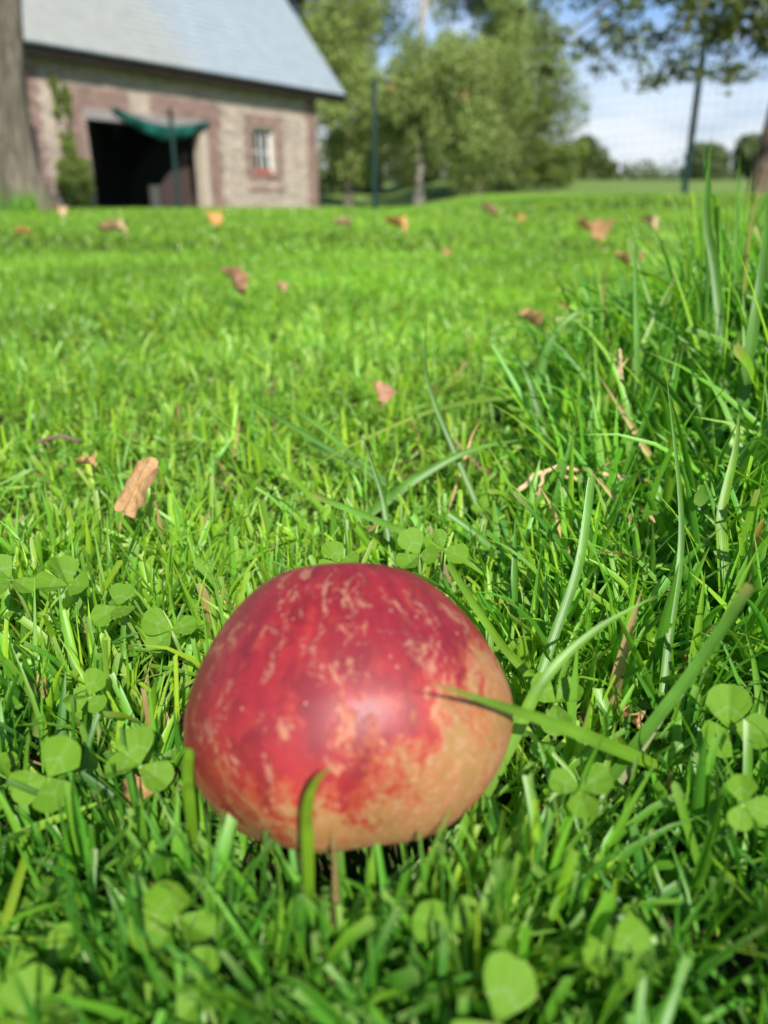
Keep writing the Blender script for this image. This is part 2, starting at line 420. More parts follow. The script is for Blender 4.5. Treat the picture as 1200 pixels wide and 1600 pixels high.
# ------------------------------------------------------------------ foliage
def cards(C, Rr, n, size, col, droop=0., shell=.35, flat=.0, asp=.5, var=.25):
    """n leaf faces in the ellipsoids C (k,3) with radii Rr (k,3); two bent triangles each side of a midrib"""
    C = np.asarray(C, float); Rr = np.asarray(Rr, float)
    w = Rr.prod(1)**.67; k = rng.choice(len(C), n, p=w/w.sum())
    d = rng.normal(size=(n, 3)); d /= np.linalg.norm(d, axis=1)[:, None]
    r = rng.random(n)**shell
    P = C[k]+d*Rr[k]*r[:, None]
    ax = rng.normal(size=(n, 3)); ax[:, 2] -= droop*2; ax /= np.linalg.norm(ax, axis=1)[:, None]
    nr = rng.normal(size=(n, 3)); nr[:, 2] += flat*2; sd_ = np.cross(ax, nr); sd_ /= np.linalg.norm(sd_, axis=1)[:, None]+1e-9
    nn = np.cross(sd_, ax); s = (size*rng.uniform(.6, 1.35, n))[:, None]
    a = P-ax*s*.5; b = P+ax*s*.5; l = P+sd_*s*asp*.5+nn*s*.12; q = P-sd_*s*asp*.5+nn*s*.12
    V = np.stack([a, l, b, q], 1).reshape(-1, 3); F = np.arange(n*4).reshape(n, 4)
    cl_ = np.asarray(col)[rng.integers(0, len(col), n)] if np.ndim(col) == 2 else np.tile(col, (n, 1))
    cb = rng.uniform(1-var, 1+var, len(C))[k]
    cl_ = cl_*(cb*rng.uniform(1-var, 1+var, n))[:, None]
    return V, F, np.repeat(cl_, 4, 0)
def merge(parts):
    Vs, Fs, Cs, o = [], [], [], 0
    for V, F, C in parts: Vs.append(V); Fs.append(F+o); Cs.append(C); o += len(V)
    return np.vstack(Vs), np.vstack(Fs), np.vstack(Cs)
OLIVE = 1.12*np.array([(.155, .21, .05), (.195, .245, .066), (.12, .18, .042), (.225, .275, .085)])
DARKG = np.array([(.075, .105, .026), (.10, .135, .034), (.125, .165, .042)])
FRESH = np.array([(.135, .19, .038), (.18, .24, .05), (.11, .16, .034)])

def tree(name, base, h, blobs, n, size, pal, label, trunk_r=.2, droop=.0, bark=None, lean=(0, 0), group=None, nl=9, asp=.5, shell=.4, cat='tree'):
    x, y = base; z = float(tz(x, y)); o = empty(name, (x, y, z), label=label, cat=cat, group=group)
    top = Vector((lean[0], lean[1], h*.8))
    pts = spline([(0, 0, -.2), (lean[0]*.2+.05*trunk_r, lean[1]*.2, h*.25), (lean[0]*.6-.1*trunk_r, lean[1]*.6, h*.55), top], 12)
    rad = [trunk_r*(1.35 if i == 0 else 1)*(1-.82*i/11) for i in range(12)]
    link('trunk', tube_mesh('trunk', pts, rad, 12, wob=.04), bark or MBK2, o)
    C = np.array([b[:3] for b in blobs]); RR = np.array([b[3:] for b in blobs])
    for q in range(nl):
        b = Vector(C[rng.integers(len(C))]); f = rng.uniform(.25, .85); p = Vector(pts[int(f*11)])
        m = (p+b)/2+Vector(rng.normal(0, .12, 3))*h*.05+Vector((0, 0, h*.03))
        lp = spline([p, m, b], 6); link('limb', tube_mesh('limb', lp, [trunk_r*.34*(1-.85*i/5) for i in range(6)], 7), bark or MBK2, o)
    V, F, Cc = cards(C, RR, n, size, pal, droop=droop, asp=asp, shell=shell)
    link('crown', npmesh('crown', V, F, Cc, smooth=False), MF, o)
    return o
def crown_blobs(n, cx, cy, z0, z1, rx, ry, r0, r1, stretch=1.0, taper=.35):
    B = []
    for _ in range(n):
        u = rng.random(); z = z0+(z1-z0)*u
        k = (1-taper*abs(2*u-.7)); a = rng.uniform(0, 2*math.pi); q = rng.random()**.5
        r = rng.uniform(r0, r1); B.append((cx+math.cos(a)*rx*k*q, cy+math.sin(a)*ry*k*q, z, r, r, r*stretch))
    return B
TG = 'trees at the far side of the lawn'
# dark tree rising behind the barn's gable
tree('broadleaf_tree', (-4.0, 45), 15, crown_blobs(34, 0, 0, 4.5, 14.5, 4.2, 4, 1.1, 2.0), 19000, .26, DARKG,
     'dark green tree rising behind the roof edge of the barn', .35, group=TG)
tree('broadleaf_tree', (-1.6, 37.5), 12, crown_blobs(34, -.2, 0, 1.4, 12, 1.5, 1.9, .6, 1.1, 1.3), 17000, .2, OLIVE,
     'olive green tree beside the barn corner, behind the shorter fence post', .22, .5, group=TG)
tree('willow_tree', (1.45, 34), 12, crown_blobs(24, .1, 0, 2.6, 5.2, 2.2, 2.0, .6, 1.0, 1.6)+crown_blobs(22, 2.1, 0, 4.5, 12, 1.5, 2.0, .5, 1.0, 1.6), 27000, .19, OLIVE*1.05,
     'largest drooping grey green willow with pale trunk at the lawn edge', .2, .8, MPALE, group=TG)
tree('willow_tree', (5.6, 37), 11, crown_blobs(24, 0, 0, 1.0, 6.0, 2.5, 2.2, .7, 1.2, 1.4)+crown_blobs(16, -.9, 0, 6, 10.5, 1.7, 1.7, .6, 1.1, 1.4), 21000, .19, FRESH,
     'bushy green tree at the open sky side of the willow, arching over the field', .22, .6, group=TG)
tree('willow_tree', (3.6, 31.5), 5.6, crown_blobs(26, 0, 0, .7, 4.6, 1.9, 1.2, .5, .95, 1.4), 12000, .17, OLIVE*.95,
     'low spreading willow hanging down to the grass before the tall willow', .14, .8, group=TG)
tree('broadleaf_tree', (-.3, 52), 7, crown_blobs(26, 0, 0, .7, 4.4, 4.2, 2.5, .8, 1.3), 18000, .26, DARKG*1.1,
     'shaded tree seen far back between the barn corner and the willow', .25, group=TG)
tree('broadleaf_tree', (4.4, 56), 7, crown_blobs(26, 0, 0, .6, 5.2, 4.2, 2.5, .9, 1.4), 15000, .26, DARKG*1.1,
     'dark tree deep in the shade behind the pale willow trunk', .25, group=TG)
def shrub(base, h, r, n, size, pal, label, name='shrub', cat='shrub', group=None, nb=10):
    x, y = base; o = empty(name, (x, y, float(tz(x, y))), label=label, cat=cat, group=group)
    B = [(rng.normal(0, r*.4), rng.normal(0, r*.4), rng.uniform(.2, .8)*h, r*rng.uniform(.35, .6), r*rng.uniform(.35, .6), h*rng.uniform(.15, .3)) for _ in range(nb)]
    V, F, C = cards([b[:3] for b in B], [b[3:] for b in B], n, size, pal)
    link('foliage', npmesh('foliage', V, F, C, smooth=False), MF, o)
    for q in range(4):
        b = B[q]; link('stem', tube_mesh('stem', [(0, 0, -.05), (b[0]*.4, b[1]*.4, b[2]*.6), b[:3]], [.03, .022, .01], 6), MBK2, o)
    return o
for (x, y, h, r, lab) in ((4.6, 33.5, 1.5, 1.3, 'low dark bush in the shade under the drooping willow'),
                          (7.6, 39, 2.2, 1.4, 'rounded bush at the field end of the tree row'),
                          (6.3, 35.5, 1.9, 1.3, 'green bush filling the foot of the arching tree')):
    shrub((x, y), h, r, 5000, .17, DARKG if 'dark' in lab else FRESH, lab, group='bushes under the trees')
for (x, y, h, r, lab) in ((17.3, 68, 2.6, 1.3, 'small round tree alone in the field, beside the open horizon'),
                          (14.9, 63, 3.4, 1.5, 'taller loose bush in the field, next to the tree row'),
                          (19.8, 74, 1.9, 1.0, 'smallest distant bush against the bright cloud')):
    shrub((x, y), h, r, 3000, .25, DARKG, lab, group='small bushes out in the field')
far = [(48, 128, 6.4, 4.6, 'dark round tree at the open end of the distant tree line'), (55, 126, 6.8, 5, 'wide tree second in the distant tree line'),
       (62.5, 130, 8.4, 5.8, 'tallest tree of the distant tree line beyond the fence post'), (70, 128, 7.6, 5.8, 'tree of the distant line showing beside the leaning trunk'),
       (78, 131, 8.4, 6, 'last distant tree, mostly behind the leaning trunk')]
for (x, y, h, r, lab) in far:
    tree('field_tree', (x, y), h, crown_blobs(16, 0, 0, 1.5, h*.85, r*.7, r*.7, r*.28, r*.45), 5000, .8, np.array([(.09, .13, .05), (.12, .16, .06)]), lab, .4, group='distant tree line', nl=4)
# far hedge reads as one mass
hx = rng.uniform(-60, 140, 300)
B = [(x, 205+rng.normal(0, 3), float(tz(x, 205))+rng.uniform(1, 4), 4.5, 3, rng.uniform(2, 4)) for x in hx]
V, F, C = cards([b[:3] for b in B], [b[3:] for b in B], 14000, 1.4, np.array([(.10, .14, .07), (.13, .17, .08)]))
link('far_hedge', npmesh('far_hedge', V, F, C, smooth=False), MF, kind='stuff')

# big trunk in front of the barn
def big_trunk():
    x, y = -4.50, 9.3; z = float(tz(x, y)); o = empty('old_tree', (x, y, z), label='broad grey brown tree trunk standing before the barn roof end', cat='tree')
    zz_ = np.linspace(-.2, 6.5, 40); n = 40; V = []; F = []
    for a, q in enumerate(zz_):
        for k in range(n):
            th = 2*math.pi*k/n
            fl = .34*math.exp(-max(q, 0)/.42)
            r = .47-.018*q+fl*(.55+.45*math.sin(4*th+.9))+.018*math.sin(7*th+q*.8)+.012*math.sin(11*th-q*1.7)
            V.append((math.cos(th)*r+.15*q, math.sin(th)*r, q))
    for a in range(len(zz_)-1):
        for k in range(n): F.append((a*n+k, a*n+(k+1) % n, (a+1)*n+(k+1) % n, (a+1)*n+k))
    link('trunk', npmesh('trunk', np.array(V), np.array(F)), MBK, o)
    for q in range(7):
        a = q*2*math.pi/7; e = (math.cos(a)*3.2, math.sin(a)*3.2, 8.5+rng.uniform(-.6, 1.6))
        link('limb', tube_mesh('limb', spline([(.84, 0, 5.6), (.95+math.cos(a)*1.2, math.sin(a)*1.2, 6.9), (e[0]+1, e[1], e[2])], 7), [.2, .18, .15, .12, .09, .06, .03], 9), MBK, o)
    V, F, C = cards(*(lambda b: ([t[:3] for t in b], [t[3:] for t in b]))(crown_blobs(30, 1, 0, 7.2, 11.5, 3.6, 3.6, .7, 1.3)), 14000, .16, FRESH)
    link('crown', npmesh('crown', V, F, C, smooth=False), MF, o)
big_trunk()

# tree whose branches hang into the sky corner
def hanging_tree():
    x, y = 4.08, 8.9; z = float(tz(x, y)); o = empty('leaning_tree', (x, y, z), label='leaning tree by the fence with leafy branches hanging into the sky', cat='tree')
    link('trunk', tube_mesh('trunk', spline([(0, 0, -.2), (.08, .05, .8), (.30, .1, 2.0), (.42, .1, 3.6), (.5, .1, 6.5)], 16), [.21-.010*i for i in range(16)], 14, wob=.04), m_bark((.10, .075, .05), (.22, .17, .12), (.09, .08, .05)), o)
    B = []; ends = []
    for (e, mid) in (((-2.5, -.9, 1.28), (-1.3, -.5, 2.1)), ((-2.2, .2, 1.45), (-1.0, .1, 2.1)), ((-1.6, -.8, 1.18), (-.7, -.5, 2.0)), ((-1.1, -.3, 1.22), (-.4, 0, 1.9)),
                     ((-.6, -.9, 1.3), (-.1, -.6, 1.9)), ((.3, -1.0, 1.4), (.35, -.6, 2.0)), ((-2.3, -.4, 1.75), (-1.2, -.2, 2.4)), ((-.8, 1.2, 1.9), (-.3, .6, 2.5)), ((1.6, -.5, 2.0), (.9, 0, 2.5)), ((1.9, .9, 2.6), (1, .5, 3.0)),
                     ((-1.8, -.9, 1.6), (-1.0, -.4, 2.3)), ((-1.4, .3, 1.35), (-.6, .2, 2.2)), ((-.9, -.7, 1.12), (-.4, -.4, 1.8)), ((-2.7, .1, 1.75), (-1.3, .1, 2.4))):
        st = (.34, .1, 1.9+rng.uniform(0, .8)); P = spline([st, mid, e], 9)
        link('limb', tube_mesh('limb', P, [.055*(1-.88*i/8) for i in range(9)], 7), MBK2, o)
        for i in range(3, 9):
            for _ in range(3):
                p = P[i]+rng.normal(0, .16, 3)*np.array((1.3, 1.2, .8)); r = rng.uniform(.08, .19); B.append((*p, r*1.3, r*1.3, r*.7))
    for _ in range(70):
        B.append((rng.uniform(-1.9, 2.2), rng.uniform(-1.4, 1.8), rng.uniform(2.1, 4.2), .32, .32, .22))
    for _ in range(60):
        B.append((rng.uniform(-1.1, 1.2), rng.uniform(-1.0, .5), rng.uniform(1.3, 2.2), .22, .22, .15))
    V, F, C = cards([b[:3] for b in B], [b[3:] for b in B], 14000, .08, np.array([(.06, .085, .02), (.08, .115, .026), (.12, .165, .034)]), flat=.4, asp=.62, shell=.5)
    link('crown', npmesh('crown', V, F, C, smooth=False), MF, o)
hanging_tree()

# ivy bush by the doorway, climbing stems, tall weeds at the trunk's foot
def ivy():
    o = empty('ivy_bush', wallpt(.9, .07, .3), label='bright green bush growing against the wall beside the barn doorway', cat='bush')
    b0 = Vector(o.location); B = []
    for _ in range(30):
        s = rng.uniform(.5, 1.25); z = rng.uniform(.1, 1.7)*(1 if s > .8 else .7); p = wallpt(s, z, .12+.3*(1-z/2.3))-b0; B.append((*p, .2, .2, .2))
    V, F, C = cards([b[:3] for b in B], [b[3:] for b in B], 9000, .11, FRESH*1.1); link('foliage', npmesh('foliage', V, F, C, smooth=False), MF, o)
    for s in (.8, 1.1):
        P = [wallpt(s+.05*math.sin(q*2.1), q*.42, .06)-b0 for q in range(9)]
        link('climbing_stem', tube_mesh('climbing_stem', P, [.02]*9, 6), MBK2, o)
        Bq = [(*(wallpt(s+rng.normal(0, .05), rng.uniform(1.8, 3.35), .07)-b0), .1, .1, .16) for _ in range(14)]
        V, F, C = cards([b[:3] for b in Bq], [b[3:] for b in Bq], 500, .1, FRESH*1.1); link('foliage', npmesh('foliage', V, F, C, smooth=False), MF, o)
ivy()
n_ = 5200; wx = rng.uniform(-9.6, -3.5, n_); wy = np.where(rng.random(n_) < .5, rng.uniform(8.0, 9.9, n_), rng.uniform(9.5, 21, n_))
keep = (wx/wy < -.42); wx = wx[keep]; wy = wy[keep]

# wire fence: one thing, posts and wire mesh
def fence():
    pts = [(6.55, 5.85), (3.10, 8.6), (-.125, 11.35), (-3.62, 14.6), (-7.2, 17.6)]
    o = empty('wire_fence', (3.1, 8.6, 0), label='green wire mesh fence on slim green posts crossing the lawn', cat='fence')
    MP = m_plain('green_post', (.0025, .017, .014), .6, (.0035, .022, .018), 10, .2)
    Z = []
    for (x, y) in pts:
        z = float(tz(x, y)); Z.append(z)
        me = tube_mesh('post', [(x-3.1, y-8.6, z-.3), (x-3.1, y-8.6, z+1.6), (x-3.1, y-8.6, z+1.63)], [.033, .033, .014], 12)
        link('post', me, MP, o)
    V = []; F = []; k = 0
    def wire(a, b, r=.0009):
        nonlocal k
        a = np.array(a); b = np.array(b); t = b-a; t /= np.linalg.norm(t); s = np.cross(t, (0, 0, 1)) if abs(t[2]) < .9 else np.cross(t, (1, 0, 0)); s /= np.linalg.norm(s); u = np.cross(t, s)
        for p in (a, b):
            for q in range(3):
                th = q*2.094; V.append(p+s*math.cos(th)*r+u*math.sin(th)*r)
        for q in range(3): F.append((k+q, k+(q+1) % 3, k+3+(q+1) % 3, k+3+q))
        k += 6
    for j in range(len(pts)-1):
        A = np.array((pts[j][0]-3.1, pts[j][1]-8.6, Z[j])); Bq = np.array((pts[j+1][0]-3.1, pts[j+1][1]-8.6, Z[j+1])); L = np.linalg.norm(Bq-A)
        for q in range(16): wire(A+(0, 0, .05+q*.1), Bq+(0, 0, .05+q*.1))
        m = int(L/.1)
        for q in range(m+1): p = A+(Bq-A)*q/m; wire(p+np.array((0, 0, .05)), p+np.array((0, 0, 1.55)))
    link('wire_mesh', npmesh('wire_mesh', np.array(V), np.array(F), smooth=False), MP, o, kind='stuff')
fence()

# ------------------------------------------------------------------ apple
AC = at(543, 1104, .1505); AR = .0373
APX = Vector((.07, math.sin(PITCH)*-.90-math.cos(PITCH)*.26, math.cos(PITCH)*-.90+math.sin(PITCH)*.26)).normalized()   # where the eye end points
def apple():
    nt, npn = 120, 160; V = []; F = []
    for i in range(nt+1):
        th = math.pi*i/nt
        for k in range(npn):
            ph = 2*math.pi*k/npn
            s, c = math.sin(th), math.cos(th)
            low = max(0, -c); r = s*(1-.085*c*s-.075*max(0, c)*s)                                       # a little wider towards the stem half
            z = (.93 if c > 0 else .86)*c
            z -= math.copysign(1, c)*.26*math.exp(-(s/.26)**2)*(1 if c > 0 else .8)
            r *= 1+.115*low**2*math.cos(5*ph+2.3)+.02*math.cos(2*ph+1)+.012*math.cos(3*ph+.3)
            z *= 1+.02*math.cos(ph+2)
            V.append((r*math.cos(ph)*AR, r*math.sin(ph)*AR, z*AR))
    for i in range(nt):
        for k in range(npn): F.append((i*npn+k, (i+1)*npn+k, (i+1)*npn+(k+1) % npn, i*npn+(k+1) % npn))
    n = NT('apple_skin'); p = n.obj(); q = n.n('ShaderNodeVectorMath', {0: p, 'Scale': 1/AR}, operation='SCALE').outputs[0]
    sx = n.n('ShaderNodeSeparateXYZ', {0: q}); x, y, z = sx.outputs
    rr = n.math('MAXIMUM', n.math('SQRT', n.math('ADD', n.math('MULTIPLY', x, x), n.math('MULTIPLY', y, y))), .12)
    cv = n.n('ShaderNodeCombineXYZ', {0: n.math('DIVIDE', x, rr), 1: n.math('DIVIDE', y, rr), 2: n.math('MULTIPLY', z, .34)}).outputs[0]
    cv2 = n.n('ShaderNodeCombineXYZ', {0: n.math('DIVIDE', x, rr), 1: n.math('DIVIDE', y, rr), 2: n.math('MULTIPLY', z, .8)}).outputs[0]
    wv = n.n('ShaderNodeVectorMath', {0: n.noise(q, 3.2, 3, out='Color'), 1: (.5, .5, .5)}, operation='SUBTRACT').outputs[0]
    wv = n.n('ShaderNodeVectorMath', {0: wv, 'Scale': .42}, operation='SCALE').outputs[0]
    cw = n.n('ShaderNodeVectorMath', {0: cv, 1: wv}, operation='ADD').outputs[0]
    cw2 = n.n('ShaderNodeVectorMath', {0: cv2, 1: wv}, operation='ADD').outputs[0]
    red = n.mix(n.ramp(n.noise(cw, 5, 5), .3, .7), (.150, .007, .012), (.275, .015, .020))
    red = n.mix(n.ramp(n.noise(cw, 14, 3), .55, .75, 0, .45), red, (.36, .05, .024))
    dark = n.ramp(n.noise(q, 1.1, 2), .48, .66, 0, .5); red = n.mix(dark, red, (.15, .007, .018))
    tan = n.mix(n.ramp(n.noise(cw2, 7, 5), .3, .7), (.27, .122, .042), (.27, .10, .032))
    tan = n.mix(n.ramp(n.noise(q, 2.0, 3), .45, .65, 0, .75), tan, (.27, .155, .045))
    tan = n.mix(n.ramp(n.noise(cw, 11, 4), .56, .70, 0, .6), tan, (.34, .05, .018))
    tan = n.mix(n.ramp(n.noise(q, 26, 5, .75), .50, .62, 0, .55), tan, (.34, .215, .135)); tan = n.mix(n.ramp(n.noise(q, 4.5, 5, .6), .50, .66, 0, .7), tan, (.20, .125, .035)); tan = n.mix(n.ramp(n.noise(cw, 20, 4, .7), .60, .72, 0, .6), tan, (.30, .05, .02))
    edge = n.math('ADD', n.math('MULTIPLY', n.noise(cw2, 2.6, 7, .62), 1.5), n.math('MULTIPLY', n.noise(cw, 7, 4), .45))
    # bare side: towards the eye end, reaching higher on the sunward flank (object +X)
    lat = n.math('ADD', n.math('MULTIPLY', z, -.95), n.math('ADD', n.math('MULTIPLY', x, .13), n.math('MULTIPLY', n.math('MULTIPLY', x, x), .66)))
    fine = n.math('ADD', n.math('MULTIPLY', n.noise(q, 24, 5, .75), .55), n.math('MULTIPLY', n.noise(cw, 17, 6, .7), .55))
    f0 = n.math('ADD', n.math('ADD', lat, edge), fine)
    f1 = n.ramp(f0, 2.06, 2.22); fo = n.ramp(f0, 1.88, 2.14)
    net = n.ramp(n.math('ADD', n.noise(cw, 8.5, 8, .74), n.math('MULTIPLY', n.noise(q, 2.3, 3), .30)), .70, .76, 0, .66)     # russet streaks
    net2 = n.ramp(n.math('ADD', n.noise(q, 13, 7, .74, .8), n.math('MULTIPLY', n.noise(q, 2.6, 2), .30)), .765, .82, 0, .55)
    c = n.mix(f1, n.mix(n.math('MULTIPLY', fo, .75), red, (.33, .062, .024)), tan)
    c = n.mix(net, c, (.38, .17, .095)); c = n.mix(net2, c, (.42, .20, .12))
    vo = n.n('ShaderNodeTexVoronoi', {'Vector': q, 'Scale': 11.0, 'Randomness': 1.0})
    dot = n.ramp(vo.outputs['Distance'], .05, .12, .85, 0)
    dsel = n.ramp(n.n('ShaderNodeSeparateColor', {0: vo.outputs['Color']}).outputs[0], .42, .5)
    spk = n.ramp(n.noise(q, 15, 2), .63, .70, 0, .55)
    c = n.mix(n.math('MULTIPLY', spk, f1), c, (.33, .055, .022))
    c = n.mix(n.math('MULTIPLY', dot, dsel), c, (.46, .25, .18))
    h = n.math('ADD', n.math('MULTIPLY', n.math('MAXIMUM', net, f1), n.noise(q, 30, 5, .65)), n.math('MULTIPLY', dot, .4))
    rough = n.math('ADD', .50, n.math('MULTIPLY', n.math('MAXIMUM', f1, net), .18))
    b = n.bsdf(c, rough, n.bump(h, .45, .0007), .50, Coat_Weight=.0, Subsurface_Weight=.06, Subsurface_Scale=.004)
    root = empty('apple', AC, label='large red apple with russet streaks lying in the grass', cat='apple')
    zax = -APX; want = Vector((1, -.25, .1)); xax = (want-zax*want.dot(zax)).normalized(); yax = zax.cross(xax)
    root.rotation_euler = Matrix((xax, yax, zax)).transposed().to_euler()
    link('skin', npmesh('skin', np.array(V), np.array(F)), n.done(b), root)
    # dried sepals in the basin of the eye end, and the stalk in the other
    ms = m_plain('dried_sepal', (.09, .06, .03), .9, (.16, .11, .06), 300)
    for k in range(5):
        a = k*2*math.pi/5+.2; P = [(.004*math.cos(a), .004*math.sin(a), -.0250), (.0045*math.cos(a), .0045*math.sin(a), -.0275), (.003*math.cos(a+.3), .003*math.sin(a+.3), -.0300)]
        link('sepal', tube_mesh('sepal', P, [.0016, .0014, .0003], 6), ms, root)
    link('stalk', tube_mesh('stalk', spline([(0, 0, .024), (.0005, .0005, .026), (.001, .001, .029)], 6), [.0016, .0014, .0013, .0013, .0014, .0018], 8), ms, root)
    return root
apple_o = apple()

# ------------------------------------------------------------------ clover
def m_clover():
    n = NT('clover_leaf'); uv = n.n('ShaderNodeTexCoord').outputs['UV']; s = n.n('ShaderNodeSeparateXYZ', {0: uv}); u, v = s.outputs[0], s.outputs[1]
    a = n.math('ABSOLUTE', n.math('SUBTRACT', u, .5))
    chev = n.math('ABSOLUTE', n.math('SUBTRACT', n.math('ADD', v, n.math('MULTIPLY', a, .7)), .50))
    ch = n.ramp(chev, .01, .08, .32, 0)
    vein = n.math('SINE', n.math('ADD', n.math('MULTIPLY', v, 60), n.math('MULTIPLY', a, -70)))
    mid = n.ramp(a, 0, .03, .15, 0)
    c = n.mix(n.noise(n.pos(), 160, 3), (.080, .190, .012), (.122, .25, .018))
    oi = n.n('ShaderNodeObjectInfo').outputs['Random']
    c = n.mix(n.math('MULTIPLY', oi, .5), c, (.15, .285, .02))
    c = n.mix(ch, c, (.20, .30, .12)); c = n.mix(mid, c, (.17, .29, .08))
    c = n.mix(n.ramp(n.noise(n.pos(), 420, 2), .68, .74, 0, .6), c, (.22, .19, .07))
    tr = n.n('ShaderNodeVectorMath', {0: c, 1: (1.6, 1.6, .8)}, operation='MULTIPLY').outputs[0]
    return n.leafy(c, tr, .3, .6, n.bump(vein, .18, .0002), .2)
MC = m_clover(); MSTK = m_plain('clover_stalk', (.11, .20, .035), .5, (.14, .22, .05), 200)
def leaflet_mesh(kind):
    nr, na = 5, 22; V = [(0, 0, 0)]; UV = [(.5, 0)]; F = []
    for i in range(1, nr+1):
        for k in range(na):
            t = 2*math.pi*k/na
            # outline: rounded, widest past the middle, small notch at the tip, pointed at the foot
            X = math.sin(t)*(.50+.02*math.sin(5*t+kind)); Y = .52-.50*math.cos(t)
            nar = .14+.86*min(1, (Y/.62))**.85
            X *= nar
            Y -= .05*math.exp(-((t-math.pi)/.22)**2)
            s = i/nr; x = X*s; yq = Y*s+.0
            z = abs(x)*(.42, .15, .28)[kind]+.10*(yq-.5)**2*(1 if kind != 2 else -1.2)+.022*math.sin(7*t+kind)*s
            V.append((x, yq, z)); UV.append((x+.5, yq))
    for k in range(na): F.append((0, 1+k, 1+(k+1) % na))
    for i in range(nr-1):
        for k in range(na): a = 1+i*na+k; b = 1+i*na+(k+1) % na; F.append((a, a+na, b+na, b))
    me = bpy.data.meshes.new('leaflet'); me.from_pydata(V, [], F); l = me.uv_layers.new(name='UVMap')
    for lp in me.loops: l.data[lp.index].uv = UV[lp.vertex_index]
    for p in me.polygons: p.use_smooth = True
    me.materials.append(MC); return me
LM = [leaflet_mesh(k) for k in range(3)]
def clover(P, size, tilt, az, label=None, tiltdir=0., spread=.22, real=True, yaw=(0, 2.1, 4.2)):
    """P: where the three leaflets meet; a stalk runs to the ground"""
    P = Vector(P); g = Vector((P.x+rng.normal(0, .004), P.y+rng.normal(0, .004)+.003, float(tz(P.x, P.y))-.002))
    M = Matrix.Rotation(tiltdir, 4, 'Z') @ Matrix.Rotation(tilt, 4, 'X') @ Matrix.Rotation(-tiltdir, 4, 'Z')
    size *= rng.uniform(.78, 1.02); o = empty('clover', g, label=label, cat='clover', group='clover plants in the lawn')
    for k in range(3):
        c = bpy.data.objects.new('leaflet', LM[int(rng.integers(3))]); COL.objects.link(c); c.parent = o
        sc = size*rng.uniform(.8, 1.1)
        L_ = Matrix.Rotation(az+yaw[k], 4, 'Z') @ Matrix.Rotation(rng.normal(0, .25), 4, 'Z') @ Matrix.Rotation(spread+rng.normal(0, .28), 4, 'X') @ Matrix.Rotation(rng.normal(0, .35), 4, 'Y') @ Matrix.Scale(sc, 4)
        c.matrix_local = Matrix.Translation(P-g) @ M @ L_
    pts = spline([Vector((0, 0, 0)), (P-g)*.55+Vector((.002, .001, 0)), P-g], 6)
    link('stalk', tube_mesh('stalk', pts, [.0007]*6, 6), MSTK, o)
    return o
HC = [  # pixel of the joint, distance, leaflet length, tilt towards camera, azimuth, label
    (140, 1088, .170, .0085, .75, 0.0, 'clover with one round pale leaflet upright beside the mown grass stubs'),
    (75, 1215, .142, .0125, .45, 1.3, 'clover with a broad leaflet nearest the dark shady gap, low beside the apple'),
    (218, 1196, .146, .0105, .35, 2.2, 'spread clover almost touching the shaded flank of the apple'),
    (268, 985, .201, .0100, .55, .6, 'bright sunlit clover behind the flank of the apple'),
    (185, 948, .212, .0095, .5, 1.7, 'clover with two overlapping leaflets behind the bright sunlit clover'),
    (107, 915, .222, .0115, .35, .2, 'clover with a wide flat leaflet just below the curled brown leaf'),
    (18, 905, .225, .0110, .5, 2.6, 'clover with a ragged leaflet cut off by the picture edge'),
    (275, 1432, .104, .0085, .55, .05, 'three lobed clover with all leaflets open, alone in the dark foreground'),
    (318, 1545, .092, .0080, .6, .4, 'clover low in the foreground beneath the three lobed one'),
    (705, 1458, .101, .0095, .65, 1.0, 'clover with two big leaflets in front of the apple'),
    (775, 1600, .083, .0125, .55, 2.0, 'largest bright clover leaf, nearest to the camera'),
    (1138, 1140, .158, .0125, .8, .1, 'clover with one large pale marked leaflet at the shaded grass edge'),
    (868, 1098, .170, .0105, .6, 1.2, 'dark clover shaded beneath the blade that crosses the apple'),
    (655, 868, .232, .0105, .7, .5, 'clover directly behind the crown of the apple'),
    (692, 858, .240, .0095, .7, 1.8, 'clover among tall blades behind the apple, next to the other one'),
    (532, 880, .232, .0100, .6, 2.5, 'clover peeping over the very top of the apple'),
    (905, 1235, .130, .0090, .3, .9, 'nibbled yellow green clover between apple and unmown strip'),
    (955, 1485, .097, .0090, .5, 1.5, 'blurred clover below the unmown strip, close to the camera'),
    (1160, 1255, .128, .0085, .6, .3, 'small clover under the large pale marked one'),
    (60, 1600, .088, .0110, .5, .8, 'clover in the darkest near corner of the grass')]
for (px, py, Y, s, t, a, lab) in HC: clover(at(px, py, Y*1.025), s, t, a, lab)
